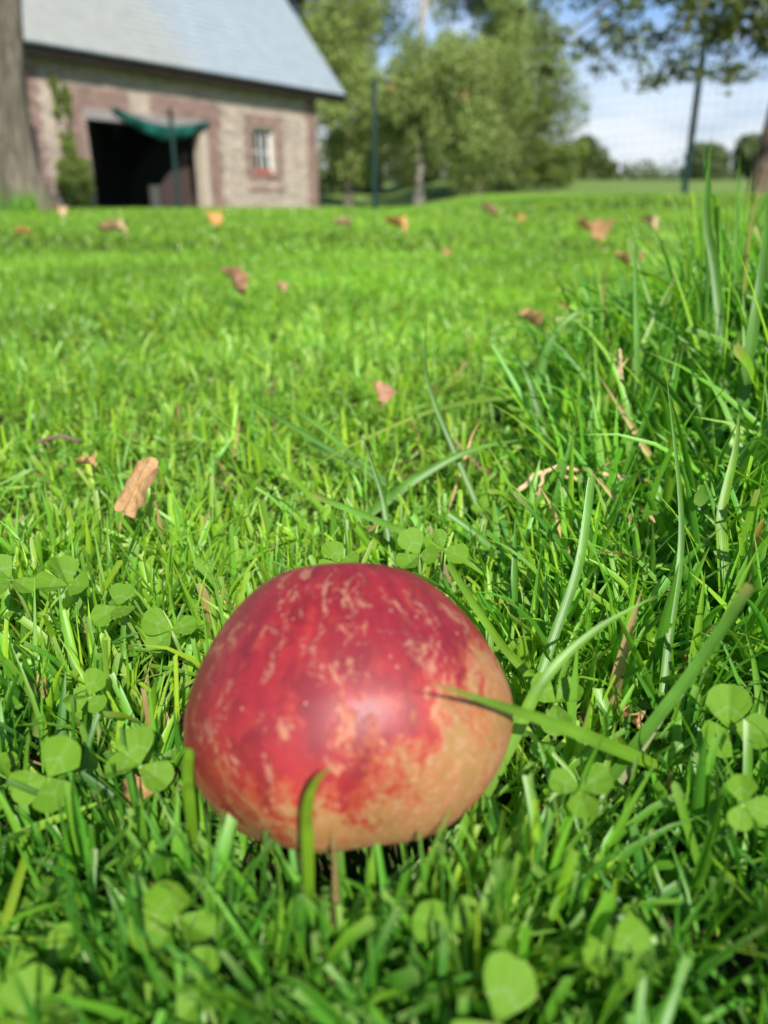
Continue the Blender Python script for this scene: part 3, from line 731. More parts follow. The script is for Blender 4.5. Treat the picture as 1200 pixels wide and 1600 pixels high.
# ground cover clover that nobody would count
def cover():
    Vs, Fs, o = [], [], 0; me0 = LM[1]; base = np.array([v.co[:] for v in me0.vertices]); tri = [tuple(p.vertices) for p in me0.polygons]
    q = np.array([f if len(f) == 4 else (*f, f[2]) for f in tri]); q3 = np.array([f for f in tri if len(f) == 3]); q4 = np.array([f for f in tri if len(f) == 4])
    uvb = np.stack([base[:, 0]+.5, base[:, 1]], -1)
    V3, V4, UV = [], [], []
    spots = []
    for _ in range(75):
        y = rng.uniform(.075, .42); x = rng.uniform(-.62*y-.01, -.02-.12*max(0, y-.2)) if rng.random() < .72 else rng.uniform(.0, .6*y); spots.append((x, y))
    for (x, y) in spots:
        p = np.array((x, y, float(tz(x, y))+rng.uniform(.006, .018)))
        if np.linalg.norm(p-np.array(AC)) < AR*1.3 or np.linalg.norm(p-np.array((0, 0, CAM_H))) < .075: continue
        s = rng.uniform(.0045, .009); az = rng.uniform(0, 6.28); Mt = Matrix.Rotation(rng.uniform(0, 6.28), 3, 'Z') @ Matrix.Rotation(abs(rng.normal(.3, .25)), 3, 'X')
        for k in range(3):
            M = np.array(Mt @ Matrix.Rotation(az+2.1*k, 3, 'Z') @ Matrix.Rotation(.2, 3, 'X'))*s*rng.uniform(.85, 1.1)
            Vs.append(base@M.T+p); V3.append(q3+o); V4.append(q4+o); UV.append(uvb); o += len(base)
    V = np.vstack(Vs); keep = None
    me = bpy.data.meshes.new('clover_cover'); me.from_pydata([tuple(v) for v in V], [], [tuple(int(i) for i in f) for f in np.vstack(V3)]+[tuple(int(i) for i in f) for f in np.vstack(V4)])
    l = me.uv_layers.new(name='UVMap'); U = np.vstack(UV); li = np.empty(len(me.loops), np.int32); me.loops.foreach_get('vertex_index', li); l.uv.foreach_set('vector', U[li].astype(np.float32).ravel())
    me.polygons.foreach_set('use_smooth', np.ones(len(me.polygons), bool))
    link('clover_cover', me, MC, kind='stuff')
cover()

HS = []
# ------------------------------------------------------------------ single blades one can point to
def single(P, w, label, c0, c1=None, tip='point', fold=.25, face=None, name='grass_blade', n=22, group='single grass blades', cat='grass blade', drynoise=0.):
    """P from foot to tip"""
    if name == 'grass_blade':
        f = P[0]; d = P[0]-P[1]; gz = float(tz(f.x, f.y))-.003
        if f.z > gz+.005:
            d = d.normalized(); d.z = min(d.z, -.45); k = min((f.z-gz)/-d.z, .08)
            g = f+d*k; g.z = gz; P = [g]+list(P)
    Q = spline(P, n); T = np.linspace(0, 1, n); tan = np.gradient(Q, axis=0); tan /= np.linalg.norm(tan, axis=1)[:, None]
    view = Q-np.array((0, 0, CAM_H)) if face is None else np.tile(np.array(face, float), (n, 1))
    sd_ = np.cross(tan, view); sd_ /= np.linalg.norm(sd_, axis=1)[:, None]; nn = np.cross(sd_, tan)
    rot = np.linspace(-.5, .35, n)[:, None]; s2 = sd_*np.cos(rot)+nn*np.sin(rot); n2 = nn*np.cos(rot)-sd_*np.sin(rot)
    prof = np.minimum(1, .6+T*1.6)*(1-T**2.4 if tip == 'point' else 1-.25*T)
    wd = (w*.5*prof)[:, None]; HS.append(Q[4:])
    V = np.stack([Q+s2*wd, Q+n2*wd*fold*2, Q-s2*wd], 1).reshape(-1, 3)
    b = np.arange(n-1)[:, None]*3+np.arange(2)[None]; b = b.ravel(); F = np.stack([b, b+1, b+4, b+3], 1)
    c0 = np.array(c0); c1 = c0 if c1 is None else np.array(c1)
    k = ss(.15, .75, T+drynoise*np.sin(T*37))[:, None] if drynoise else T[:, None]**1.5
    cc = c0*(1-k)+c1*k
    cc = cc*(1+.12*np.sin(T*rng.uniform(9, 23)+rng.uniform(0, 6))+.08*np.sin(T*rng.uniform(30, 50)))[:, None]
    if rng.random() < .6:
        q = (ss(.93, 1, T)*rng.uniform(.3, .9))[:, None]; cc = cc*(1-q)+np.array((.34, .25, .10))*q
    C = np.repeat(cc, 3, 0); UV = np.stack([np.tile([0, .5, 1.], n), np.repeat(T, 3)], -1)
    return link(name, npmesh(name, V, F, C, UV), MG, label=label, cat=cat, group=group)
g1, g2, g3, gp, gy_ = (.13, .27, .018), (.065, .17, .016), (.09, .22, .03), (.125, .29, .045), (.26, .34, .07)
straw, rust = (.46, .33, .14), (.40, .20, .06)
def A(*t): return [at(*q) for q in t]
single(A((975, 1175, .152), (890, 1140, .142), (790, 1105, .128), (665, 1064, .113)), .0036, 'broad grass blade lying across the sunny flank of the apple', g1, gp)
single(A((482, 1345, .109), (480, 1270, .1065), (492, 1225, .105), (520, 1196, .104)), .0024, 'short curved blade standing alone in front of the apple', g1, g1)
single(A((297, 1260, .127), (293, 1215, .125), (296, 1172, .124)), .0026, 'stubby yellow green blade against the shaded edge of the apple', g1, g1, 'cut')
single(A((800, 1160, .152), (850, 1062, .158), (930, 985, .165), (1030, 928, .172)), .0034, 'soft arching blade rising from the apple edge over the unmown strip', g1, gp)
single(A((1005, 1150, .158), (1085, 1045, .156), (1172, 915, .152)), .0034, 'wide straight blade with a cut tip slanting up near the marked clover', g3, gp, 'cut')
single(A((1015, 1150, .165), (1040, 1110, .167), (1066, 1082, .170)), .0022, 'short bleached dead blade beside the wide straight blade', (.3, .32, .18), (.4, .4, .3), 'cut')
single(A((912, 1160, .168), (850, 1080, .180), (778, 1000, .194), (700, 880, .215)), .0030, 'thin bright blade crossing behind the apple and leaning over it', g1, g1, 'cut')
single(A((870, 622, .47), (780, 622, .45), (680, 640, .42), (560, 690, .385), (468, 742, .355)), .0034, 'long arched reed-like blade with yellowed end stretching over the lawn', g2, gy_)
single(A((745, 790, .36), (708, 700, .375), (676, 620, .385), (664, 560, .39), (668, 488, .395)), .0036, 'dark thin blade standing tallest at the mown lawn edge', g2, g2)
single(A((600, 785, .355), (655, 745, .36), (740, 702, .37), (835, 684, .385)), .0056, 'broad bent blade lying level behind the apple', g3, g3)
single(A((606, 840, .30), (596, 770, .31), (566, 680, .32)), .0036, 'dark pointed upright blade right behind the apple', g2, g2)
single(A((740, 882, .265), (610, 822, .285), (490, 774, .30)), .0034, 'pale blade with a dry cut tip slanting towards the curled leaf', g1, gp, 'cut')
single(A((520, 705, .40), (450, 662, .41), (385, 620, .42)), .0040, 'dark blade pointing out over the mown lawn', g2, g2)
single(A((545, 705, .41), (475, 650, .425), (408, 632, .435)), .0026, 'thin pale blade just above the dark blade over the lawn', g3, gp)
single(A((445, 735, .37), (390, 690, .39), (320, 635, .40)), .0030, 'soft green blade leaning farthest across the mown lawn', g1, g1)
single(A((1052, 782, .36), (1022, 725, .37), (980, 655, .385), (930, 577, .40)), .0046, 'straw yellow dying blade with rust brown stripe among green grass', g3, straw, drynoise=.05)
single(A((1010, 850, .30), (965, 785, .312), (915, 728, .32)), .0032, 'dry tan blade beneath the tangle of withered stalks', g3, straw, drynoise=.05)
single(A((842, 590, .50), (862, 530, .505), (905, 487, .51), (975, 482, .52)), .0062, 'wide blade bent over in a hook above the lawn edge', g3, g3)
single(A((998, 660, .44), (994, 480, .455), (990, 312, .47)), .0044, 'straight upright pale blade in the gap before the lawn', g3, gp)
single(A((1062, 600, .50), (1010, 450, .53), (955, 260, .56)), .0042, 'long thin blade leaning out to the open lawn', g3, g1)
single(A((1132, 590, .42), (1118, 430, .44), (1104, 330, .45), (1112, 210, .455)), .0064, 'dark glossy blade standing tallest before the cloudy sky', g2, g2)
single(A((1108, 340, .452), (1104, 280, .455), (1097, 218, .457)), .0026, 'thin side shoot at the top of the tallest dark blade', g2, g2)
single(A((1150, 700, .36), (1176, 520, .37), (1196, 380, .38), (1212, 170, .38)), .0066, 'widest dark blade rising along the picture edge with dew drops', g2, g3)
single(A((1150, 580, .55), (1150, 400, .57), (1156, 234, .58)), .0056, 'pale backlit blade next to the widest dark blade', gp, gp)
single(A((1160, 600, .50), (1163, 420, .51), (1175, 258, .52)), .0036, 'narrow yellowish blade between the pale and the widest blade', g1, gy_)
single(A((1160, 560, .50), (1170, 380, .51), (1195, 262, .52)), .0022, 'thin reddish tipped blade close to the leaning trunk', g3, rust)
single(A((1120, 610, .42), (1160, 520, .42), (1190, 530, .41), (1225, 600, .40)), .0042, 'drooping blade curling over beside the picture edge', g3, g3)
single(A((975, 640, .47), (1005, 540, .48), (1060, 420, .50)), .0064, 'broad lime green translucent blade leaning towards the fence', g1, (.14, .27, .03))
single(A((840, 640, .44), (826, 590, .45), (800, 545, .455)), .0046, 'dark folded blade tip pointing up beside the hooked blade', g2, g2)
single(A((1130, 870, .24), (1128, 800, .25), (1150, 700, .26), (1155, 640, .265)), .0042, 'bright wide blade catching the sun low in the unmown strip', g1, (.14, .27, .03))
single(A((860, 1010, .20), (905, 880, .215), (925, 745, .23)), .0034, 'pale ribbed blade rising steeply with a cut tip', g3, gp, 'cut')
single(A((1045, 1000, .20), (1065, 820, .22), (1040, 570, .24)), .0028, 'very long straight blade rising through the whole unmown strip', g3, g3)
single(A((880, 842, .285), (862, 792, .29), (838, 752, .30)), .0020, 'short dry straw end sticking up under the withered stalks', straw, straw, drynoise=.05)
single(A((1030, 820, .30), (1000, 790, .305), (962, 772, .31)), .0018, 'thin dry straw pointing at the withered stalks from beneath the dying blade', straw, rust, drynoise=.05)
single(A((730, 705, .385), (738, 680, .39), (752, 655, .395)), .0016, 'tiny brown dry blade above the broad bent blade', straw, rust)
# withered stalks
def withered():
    o = empty('withered_stalk', at(925, 745, .34), label='tangle of withered pale brown stalks draped over the green blades', cat='dry stalk')
    b = Vector(o.location); m = m_plain('dry_stalk', (.48, .36, .21), .85, (.33, .22, .12), 400)
    for q, r in ((((808, 772, .33), (838, 742, .335), (880, 730, .34), (925, 738, .345), (965, 742, .345), (1012, 752, .35)), .0010),
                 (((925, 738, .345), (945, 725, .345), (970, 722, .35)), .0006), (((850, 738, .335), (843, 765, .33), (838, 792, .328)), .0008), (((870, 732, .34), (890, 745, .34), (930, 755, .342), (985, 748, .345)), .0008),
                 (((843, 768, .33), (825, 780, .328), (818, 790, .325)), .0006)):
        HS.append(spline([at(*t) for t in q], 12)); P = spline([at(*t)-b for t in q], 12)+rng.normal(0, .0005, (12, 3)); me = tube_mesh('stalk', P, [r*rng.uniform(.7, 1.4) for _ in range(12)], 6); link('stalk', me, m, o)
    o2 = empty('seed_head', at(968, 565, .42), label='small ragged brown seed head on a thin stem', cat='seed head'); b = Vector(o2.location)
    link('stem', tube_mesh('stem', spline([at(t[0], t[1], .42)-b for t in ((975, 650), (972, 600), (968, 545))], 8), [.0008]*8, 6), m, o2)
    for k in range(7):
        p = at(968+rng.normal(0, 3), 560+k*4, .42)-b; link('bristle', tube_mesh('bristle', [p, p+Vector((rng.normal(0, .002), rng.normal(0, .002), .004))], [.0006, .0002], 5), m, o2)
withered()

# ------------------------------------------------------------------ grass
def blades(root, h, w, az, lean, curve, seg, cut, col, tipcol=None, fold=.25, cross=3, twist=None, basecol=None):
    N = len(h); T = np.linspace(0, 1, seg+1)
    th = lean[:, None]+curve[:, None]*T[None]**1.3
    ds = h[:, None]/seg
    hx_ = np.concatenate([np.zeros((N, 1)), np.cumsum(np.sin((th[:, 1:]+th[:, :-1])/2)*ds, 1)], 1)
    hz_ = np.concatenate([np.zeros((N, 1)), np.cumsum(np.cos((th[:, 1:]+th[:, :-1])/2)*ds, 1)], 1)
    ca, sa = np.cos(az), np.sin(az)
    P = np.stack([root[:, 0:1]+hx_*ca[:, None], root[:, 1:2]+hx_*sa[:, None], root[:, 2:3]+hz_], -1)
    tw = (rng.normal(0, .8, N) if twist is None else twist)[:, None]*T[None]
    s0 = np.stack([-sa, ca, np.zeros(N)], -1)[:, None, :]
    nrm = np.stack([-np.cos(th)*ca[:, None], -np.cos(th)*sa[:, None], np.sin(th)], -1)
    side = s0*np.cos(tw)[..., None]+nrm*np.sin(tw)[..., None]
    n2 = -s0*np.sin(tw)[..., None]+nrm*np.cos(tw)[..., None]
    pt = (1-T**2.2)*np.minimum(1, .55+T*1.8)
    ct = np.minimum(1, .6+T*.9)*(1-.22*T)
    wd = w[:, None]*np.where(cut[:, None], ct[None], pt[None])*.5
    if cross == 3:
        V = np.stack([P+side*wd[..., None], P-n2*(wd*fold*2)[..., None], P-side*wd[..., None]], 2)
        us = np.array([0, .5, 1.])
    else:
        V = np.stack([P+side*wd[..., None], P-side*wd[..., None]], 2); us = np.array([0, 1.])
    if cross == 3:                                # mower-cut tips are ragged
        V[:, -1, 0] += (P[:, -1]-P[:, -2])*rng.uniform(-.12, .12, (N, 1))*cut[:, None]
        V[:, -1, 2] += (P[:, -1]-P[:, -2])*rng.uniform(-.12, .12, (N, 1))*cut[:, None]
    m = cross; pr = (seg+1)*m
    base = np.arange(N)[:, None, None]*pr+np.arange(seg)[None, :, None]*m+np.arange(m-1)[None, None, :]
    F = np.stack([base, base+1, base+m+1, base+m], -1).reshape(-1, 4)
    bc = col*np.array((1.0, 1.0, 1.0)) if basecol is None else basecol
    k = np.clip(1-T/.3, 0, 1)[None, :, None]*.5
    C = col[:, None, :]*(1-k)+bc[:, None, :]*k
    if tipcol is not None:
        q = (np.clip((T-.86)/.14, 0, 1)**1.5)[None, :, None]*tipcol[:, None, 3:4]
        C = C*(1-q)+tipcol[:, None, :3]*q
    C = np.repeat(C[:, :, None, :], m, 2)
    UV = np.stack([np.broadcast_to(us[None, None], (N, seg+1, m)), np.broadcast_to(T[None, :, None], (N, seg+1, m))], -1)
    return V.reshape(N, -1, 3), F, C.reshape(N, -1, 3), UV.reshape(N, -1, 2)
GPAL = 1.08*np.array([(.185, .345, .022), (.140, .310, .022), (.235, .385, .026), (.105, .255, .026), (.165, .340, .055), (.125, .300, .028), (.22, .36, .05)])
SHADE_PAL = 1.15*np.array([(.060, .195, .018), (.085, .235, .020), (.045, .155, .018), (.110, .255, .022)])  # darker greens with the foreground shade put into the blade colour
TPAL = np.array([(.090, .270, .022), (.125, .320, .024), (.068, .220, .022), (.140, .330, .040), (.190, .370, .028)])
DRY = np.array((.36, .26, .12))
def pick(pal, n, var=.18): return pal[rng.integers(0, len(pal), n)]*rng.uniform(1-var, 1+var, (n, 1))*rng.uniform(.94, 1.06, (n, 3))
def in_frame(x, y, z=.03, m=60):
    px, py, t = proj(np.stack([x, y, tz(x, y)+z], -1)); return (t > .01) & (px > -m) & (px < 1200+m) & (py < 1600+m*4)
def prune(V, near_ok=False):
    """drop blades that pass through the apple, poke into the lens or stand across the apple's face"""
    Q = (V-np.array(AC))/AR
    inside = (np.linalg.norm(Q, axis=2) < .985).any(1)
    d = np.linalg.norm(V-np.array((0, 0, CAM_H)), axis=2).min(1)
    px, py, t = proj(V)
    tc_ = (AC.y*math.cos(PITCH)-(AC.z-CAM_H)*math.sin(PITCH))
    front = (t < tc_) & (((px-545)/262)**2+((py-1098)/((np.where(py < 1098, 230, 150)))) ** 2 < 1)
    # the photographer picked a gap through which the single blades show
    H = np.concatenate(HS); hx_, hy_, ht = proj(H); mid = slice(1, None, 3) if V.shape[1] % 3 == 0 else slice(None, None, 2)
    bx, by, bt = px[:, mid], py[:, mid], t[:, mid]; hide = np.zeros(len(V), bool)
    for a in range(0, len(V), 1500):
        q = ((bx[a:a+1500, :, None]-hx_)**2+(by[a:a+1500, :, None]-hy_)**2 < 18**2) & (bt[a:a+1500, :, None] < ht-.004)
        hide[a:a+1500] = q.any((1, 2))
    hide &= rng.random(len(V)) < .8
    return ~(inside | (d < .062) | (front.any(1)) | hide)
def shorten(x, y, h):
    """blades the fallen apple has pressed down on its near side stay low"""
    h = h.copy()
    for _ in range(6):
        px, py, t = proj(np.stack([x, y, tz(x, y)+h*.96], -1))
        bad = (y < AC.y-.012) & (((px-545)/255)**2+((py-1098)/(172))**2 < 1)
        h[bad] *= .72
    return np.maximum(h, .004)
def emit(name, parts, **k):
    Vs, Fs, Cs, Us, o = [], [], [], [], 0
    for V, F, C, U in parts:
        n, pr, _ = V.shape; Vs.append(V.reshape(-1, 3)); Cs.append(C.reshape(-1, 3)); Us.append(U.reshape(-1, 2)); Fs.append(F+o); o += n*pr
    return link(name, npmesh(name, np.vstack(Vs), np.vstack(Fs), np.vstack(Cs), np.vstack(Us)), MG, kind='stuff', **k)
def select(B, keep):
    V, F, C, U = B; n = len(V); pf = len(F)//n; pr = V.shape[1]
    idx = np.where(keep)[0]; f = F.reshape(n, pf, 4)[idx]-(idx*pr)[:, None, None]+(np.arange(len(idx))*pr)[:, None, None]
    return V[idx], f.reshape(-1, 4), C[idx], U[idx]
def scatter(n, y0, y1, xm=.62):
    """uniform over the wedge of ground the camera can see, with a margin at the sides"""
    y = np.sqrt(rng.uniform(y0**2, y1**2, n)); x = rng.uniform(-1, 1, n)*(xm*y+.03); return x, y
def long_edge(x, y):
    """0 on the mown lawn, 1 in the unmown strip"""
    b = .055+.22*np.clip(y-.24, 0, 9)+.45*np.clip(y-.55, 0, 9)+.010*np.sin(y*17)
    return ss(-.025, .03, x-b)*ss(.17, .24, y+np.clip(x-.09, 0, .2)*.6)*(1-ss(.95, 1.5, y))
parts = []
# mown lawn, close
def tillers(n, y0, y1, xm, per=6):
    cx, cy = scatter(n, y0, y1, xm); k = np.repeat(np.arange(n), rng.integers(3, per+3, n)); m = len(k)
    a = rng.uniform(0, 2*math.pi, m); q = np.abs(rng.normal(0, .0032, m))
    return cx[k]+np.cos(a)*q, cy[k]+np.sin(a)*q, a+rng.normal(0, .5, m), rng.uniform(.75, 1.3, n)[k], k
ta = tillers(1750, .02, .32, .66); tb = tillers(3300, .31, .84, .6)
tf = tillers(250, .088, .128, .0); ang_ = rng.uniform(-.048, .036, 250)[tf[4]]; tf = (tf[0]*.15+ang_, *tf[1:])
x, y, az, hs, kk = [np.concatenate(a) for a in zip(ta, tb, tf)]; kk[len(ta[0]):] += 3000; kk[len(ta[0])+len(tb[0]):] += 3000
L = long_edge(x, y); k = (rng.random(len(x)) > L*.85); x, y, az, hs, kk = x[k], y[k], az[k], hs[k], kk[k]; N = len(x)
h = np.where(rng.random(N) < .75, rng.uniform(.012, .030, N), rng.uniform(.026, .042, N))*hs*(1-.28*ss(.26, .42, y)); w = np.clip(rng.lognormal(math.log(.0022), .35, N), .0009, .0042); cut = rng.random(N) < .5
cut &= h < .042; h = shorten(x, y, h)
deep = y+.035*np.sin(x*31+1)+.02*np.sin(x*67)+rng.normal(0, .012, N) < .155+.25*np.clip(x-.02, 0, .12)  # ragged near patch where shade is painted by the darker palette
col = np.where(deep[:, None], pick(SHADE_PAL, N, .1), pick(GPAL, N, .1))*rng.uniform(.78, 1.2, 9000)[kk][:, None]; dry = rng.random(N) < .015; col[dry] = DRY*rng.uniform(.5, 1.1, (dry.sum(), 1))
tip = np.concatenate([np.tile((.36, .42, .2), (N, 1)), np.where(cut, rng.random(N)*.45, rng.random(N)*.15)[:, None]], 1)
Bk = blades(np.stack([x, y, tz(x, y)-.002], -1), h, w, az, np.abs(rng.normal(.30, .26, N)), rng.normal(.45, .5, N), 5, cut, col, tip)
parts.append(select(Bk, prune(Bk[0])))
# blades that lap over the foot of the apple
N = 56; x = rng.uniform(-.046, .036, N); y = rng.uniform(.100, .116, N)+.012*np.abs(x/.04)**2
goal = 1270+rng.uniform(-42, 36, N)-26*np.abs(x+.005)/.04; h = np.full(N, .004)
for _ in range(30):
    _, py, _ = proj(np.stack([x, y, tz(x, y)-.002+h*.93], -1)); h = np.where(py > goal, h+.0012, h)
parts.append(blades(np.stack([x, y, tz(x, y)-.002], -1), h, rng.uniform(.0016, .0033, N), rng.uniform(0, 6.28, N), np.abs(rng.normal(.2, .16, N)), rng.normal(.4, .4, N), 5, rng.random(N) < .5, pick(SHADE_PAL, N, .2)*1.25, np.tile((.36, .42, .2, .3), (N, 1))))
# low flat litter of clippings and fallen blades between the stalks
x, y = scatter(1700, .05, .7); N = len(x); col = pick(GPAL, N, .3)*.8; d2 = rng.random(N) < .15; col[d2] = DRY*rng.uniform(.35, .9, (d2.sum(), 1))
Bk = blades(np.stack([x, y, tz(x, y)+rng.uniform(.003, .016, N)], -1), rng.uniform(.012, .035, N), rng.uniform(.001, .003, N), rng.uniform(0, 6.28, N), rng.normal(1.4, .2, N), rng.normal(.1, .3, N), 5, rng.random(N) < .5, col)
parts.append(select(Bk, prune(Bk[0])))
# mown lawn, middle distance
x, y = scatter(66000, .78, 2.2, .58); N = len(x); L = long_edge(x, y)
h = rng.uniform(.012, .026, N); w = rng.uniform(.0018, .0042, N)
cm = (1+.22*np.sin(x*6+np.sin(y*5)*2)*np.cos(y*4.3+x*2))[:, None]
parts.append(blades(np.stack([x, y, tz(x, y)-.002], -1), h, w, rng.uniform(0, 6.28, N), np.abs(rng.normal(.5, .35, N)), rng.normal(.5, .5, N), 3, rng.random(N) < .5, pick(GPAL, N, .1)*cm, cross=2))
x, y = scatter(72000, 2.15, 6.2, .56); N = len(x)
cm = (1+.2*np.sin(x*2.6+np.sin(y*2)*2)*np.cos(y*1.7+x))[:, None]
parts.append(blades(np.stack([x, y, tz(x, y)-.003], -1), rng.uniform(.016, .032, N), rng.uniform(.003, .008, N), rng.uniform(0, 6.28, N), np.abs(rng.normal(.6, .35, N)), rng.normal(.5, .4, N), 2, rng.random(N) < .4, pick(GPAL, N, .1)*cm, cross=2))
x, y = scatter(90000, 6.1, 30, .55); N = len(x)
k = ~((((x+9.32)*.80666969-(y-22.62)*.59100255) < .1) & (((x+9.32)*.591+(y-22.62)*.8067) < 12)); x, y = x[k], y[k]; N = len(x)
cm = (1+.2*np.sin(x*1.1+np.sin(y)*2)*np.cos(y*.8+x*.5))[:, None]
parts.append(blades(np.stack([x, y, tz(x, y)-.004], -1), rng.uniform(.04, .075, N), rng.uniform(.008, .02, N), rng.uniform(0, 6.28, N), np.abs(rng.normal(.35, .25, N)), rng.normal(.5, .4, N), 2, np.zeros(N, bool), pick(GPAL, N, .1)*cm, cross=2))
# the same lawn to either side of the picture and behind the camera
x = np.concatenate([rng.uniform(-3.4, 3.4, 80000), rng.uniform(-.7, .7, 22000)]); y = np.concatenate([rng.uniform(-.7, 4.2, 80000), rng.uniform(-.3, .9, 22000)])
k = ((np.abs(x) > .60*np.maximum(y, 0)+.03) & (y < 3.3)) | (np.abs(x) > .56*y) & (y > 1) | (y < .02); k &= np.hypot(x, y-.02) > .035; x, y = x[k], y[k]; N = len(x)
parts.append(blades(np.stack([x, y, tz(x, y)-.002], -1), rng.uniform(.016, .034, N), rng.uniform(.003, .006, N), rng.uniform(0, 6.28, N), np.abs(rng.normal(.5, .35, N)), rng.normal(.5, .4, N), 2, rng.random(N) < .4, pick(GPAL, N, .1), cross=2))
y = np.sqrt(rng.uniform(3.2**2, 20**2, 52000)); x = rng.uniform(.53, 1.15, 52000)*y*rng.choice([-1, 1], 52000); k = ~((((x+9.32)*.80666969-(y-22.62)*.59100255) < .1) & (y > 12)); x, y = x[k], y[k]; N = len(x)
parts.append(blades(np.stack([x, y, tz(x, y)-.004], -1), rng.uniform(.035, .06, N), rng.uniform(.01, .022, N), rng.uniform(0, 6.28, N), np.abs(rng.normal(.5, .3, N)), rng.normal(.5, .4, N), 2, np.zeros(N, bool), pick(GPAL, N, .1), cross=2))
emit('lawn_grass', parts)
# unmown strip
parts = []
def tall(n, y0, y1, hs, ws, seg):
    x, y = scatter(n, y0, y1, .66); L = long_edge(x, y); k = (rng.random(len(x)) < L); x, y = x[k], y[k]; N = len(x)
    grow = np.clip((x-.02)/.22, .16, 1)*np.clip((y-.12)/.2, .22, 1)
    h = hs*(.034+.115*grow*rng.random(N)**1.5+.018*rng.random(N)); w = rng.uniform(.0014, .0034, N)+grow*rng.uniform(0, .0034, N)
    cut = rng.random(N) < .15; col = pick(TPAL, N, .25); dry = rng.random(N) < .012; col[dry] = DRY*rng.uniform(.6, 1.1, (dry.sum(), 1))
    tip = np.concatenate([np.tile((.34, .27, .12), (N, 1)), (rng.random(N)**3*.8)[:, None]], 1)
    Bk = blades(np.stack([x, y, tz(x, y)-.002], -1), h, w*ws, rng.uniform(0, 6.28, N), np.abs(rng.normal(.27, .24, N)), np.abs(rng.normal(.65, .6, N)), seg, cut, col, tip, fold=.3)
    parts.append(select(Bk, prune(Bk[0])))
tall(23000, .13, .62, 1.05, 1.3, 7)
tall(11000, .60, 1.25, .9, 1.3, 5)
tall(9000, 1.2, 2.2, .8, 1.3, 4)
# the tallest culms stand thickest at the outer end of the strip
y = rng.uniform(.34, .80, 420); x = .155+.34*(y-.34)+np.abs(rng.normal(0, .09, 420)); N = 420
col = pick(TPAL, N, .25); tip = np.concatenate([np.tile((.34, .27, .12), (N, 1)), (rng.random(N)**3)[:, None]], 1)
Bk = blades(np.stack([x, y, tz(x, y)-.002], -1), rng.uniform(.085, .165, N)*(.75+.5*np.clip((x-.15)/.2, 0, 1)), rng.uniform(.0022, .0055, N), rng.uniform(0, 6.28, N), np.abs(rng.normal(.16, .14, N)), np.abs(rng.normal(.5, .55, N)), 9, rng.random(N) < .08, col, tip, fold=.35)
parts.append(select(Bk, prune(Bk[0])))
emit('tall_grass', parts)
# rank weeds round the trunk's foot and along the barn
N = len(wx)
parts = [blades(np.stack([wx, wy, tz(wx, wy)-.01], -1), rng.uniform(.12, .34, N), rng.uniform(.012, .03, N), rng.uniform(0, 6.28, N), np.abs(rng.normal(.3, .25, N)), rng.normal(.5, .4, N), 4, np.zeros(N, bool), pick(TPAL*1.0, N), cross=2)]
emit('rank_grass', parts)

# ------------------------------------------------------------------ fallen leaves
def m_leaf(c0, c1):
    n = NT('dead_leaf'); uv = n.n('ShaderNodeTexCoord').outputs['UV']; s = n.n('ShaderNodeSeparateXYZ', {0: uv}); u, v = s.outputs[0], s.outputs[1]
    a = n.math('ABSOLUTE', n.math('SUBTRACT', u, .5))
    vein = n.math('MAXIMUM', n.ramp(a, 0, .025, 1, 0), n.ramp(n.math('ABSOLUTE', n.math('SINE', n.math('ADD', n.math('MULTIPLY', v, 16), n.math('MULTIPLY', a, -16)))), 0, .14, .6, 0))
    nz = n.noise(uv, 7, 5, .65); c = n.mix(n.ramp(nz, .35, .65), c0, c1)
    c = n.mix(n.math('MULTIPLY', vein, .35), c, tuple(min(1, x*1.25) for x in c0)); c = n.mix(n.ramp(n.noise(uv, 22, 3), .62, .7, 0, .7), c, tuple(x*.4 for x in c1))
    return n.leafy(c, n.n('ShaderNodeVectorMath', {0: c, 1: (1.2, 1.0, .8)}, operation='MULTIPLY').outputs[0], .2, .65, n.bump(n.math('ADD', nz, vein), .4, .0006), .3)
MLB = m_leaf((.42, .255, .115), (.31, .17, .07)); MLO = m_leaf((.54, .30, .10), (.44, .22, .07)); MLT = m_leaf((.50, .37, .20), (.40, .27, .14)); MLP = m_leaf((.43, .24, .15), (.32, .155, .09))
def leaf_mesh(seed, lobes, curl, roll):
    r_ = np.random.default_rng(seed); na, nr = 48, 7; V = [(0, .42, 0)]; UV = [(.5, .42)]; F = []
    ph = r_.uniform(0, 6.28, 3)
    for i in range(1, nr+1):
        for k in range(na):
            t = 2*math.pi*k/na; s = i/nr
            lob = 1+lobes*math.cos(7*t+math.pi)*(1-.4*abs(math.cos(t)))+.05*math.sin(11*t+ph[0])+.03*math.sin(17*t+ph[1])
            x = math.sin(t)*.36*lob*s; y = .42-math.cos(t)*(.46 if math.cos(t) > 0 else .55)*(lob*.5+.5)*s
            wx_ = x
            z = curl*(x*x*3.2)+.10*math.sin(y*5+ph[2])*curl+.05*math.sin(8*t+ph[1])*s*s+.25*curl*(y-.4)**2-.06*abs(x)
            if roll and x < -.13:                       # one edge rolled under
                a = (-.13-x)*11; rr_ = 1/11; wx_ = -.13-rr_*math.sin(a); z = z*.3+rr_*(math.cos(a)-1)*1.1
            V.append((wx_, y, z)); UV.append((x+.5, y))
    for k in range(na): F.append((0, 1+k, 1+(k+1) % na))
    for i in range(nr-1):
        for k in range(na): a = 1+i*na+k; b = 1+i*na+(k+1) % na; F.append((a, a+na, b+na, b))
    me = bpy.data.meshes.new('leaf_blade'); me.from_pydata(V, [], F); l = me.uv_layers.new(name='UVMap')
    for lp in me.loops: l.data[lp.index].uv = UV[lp.vertex_index]
    for p in me.polygons: p.use_smooth = True
    return me
LG = 'fallen leaves on the lawn'
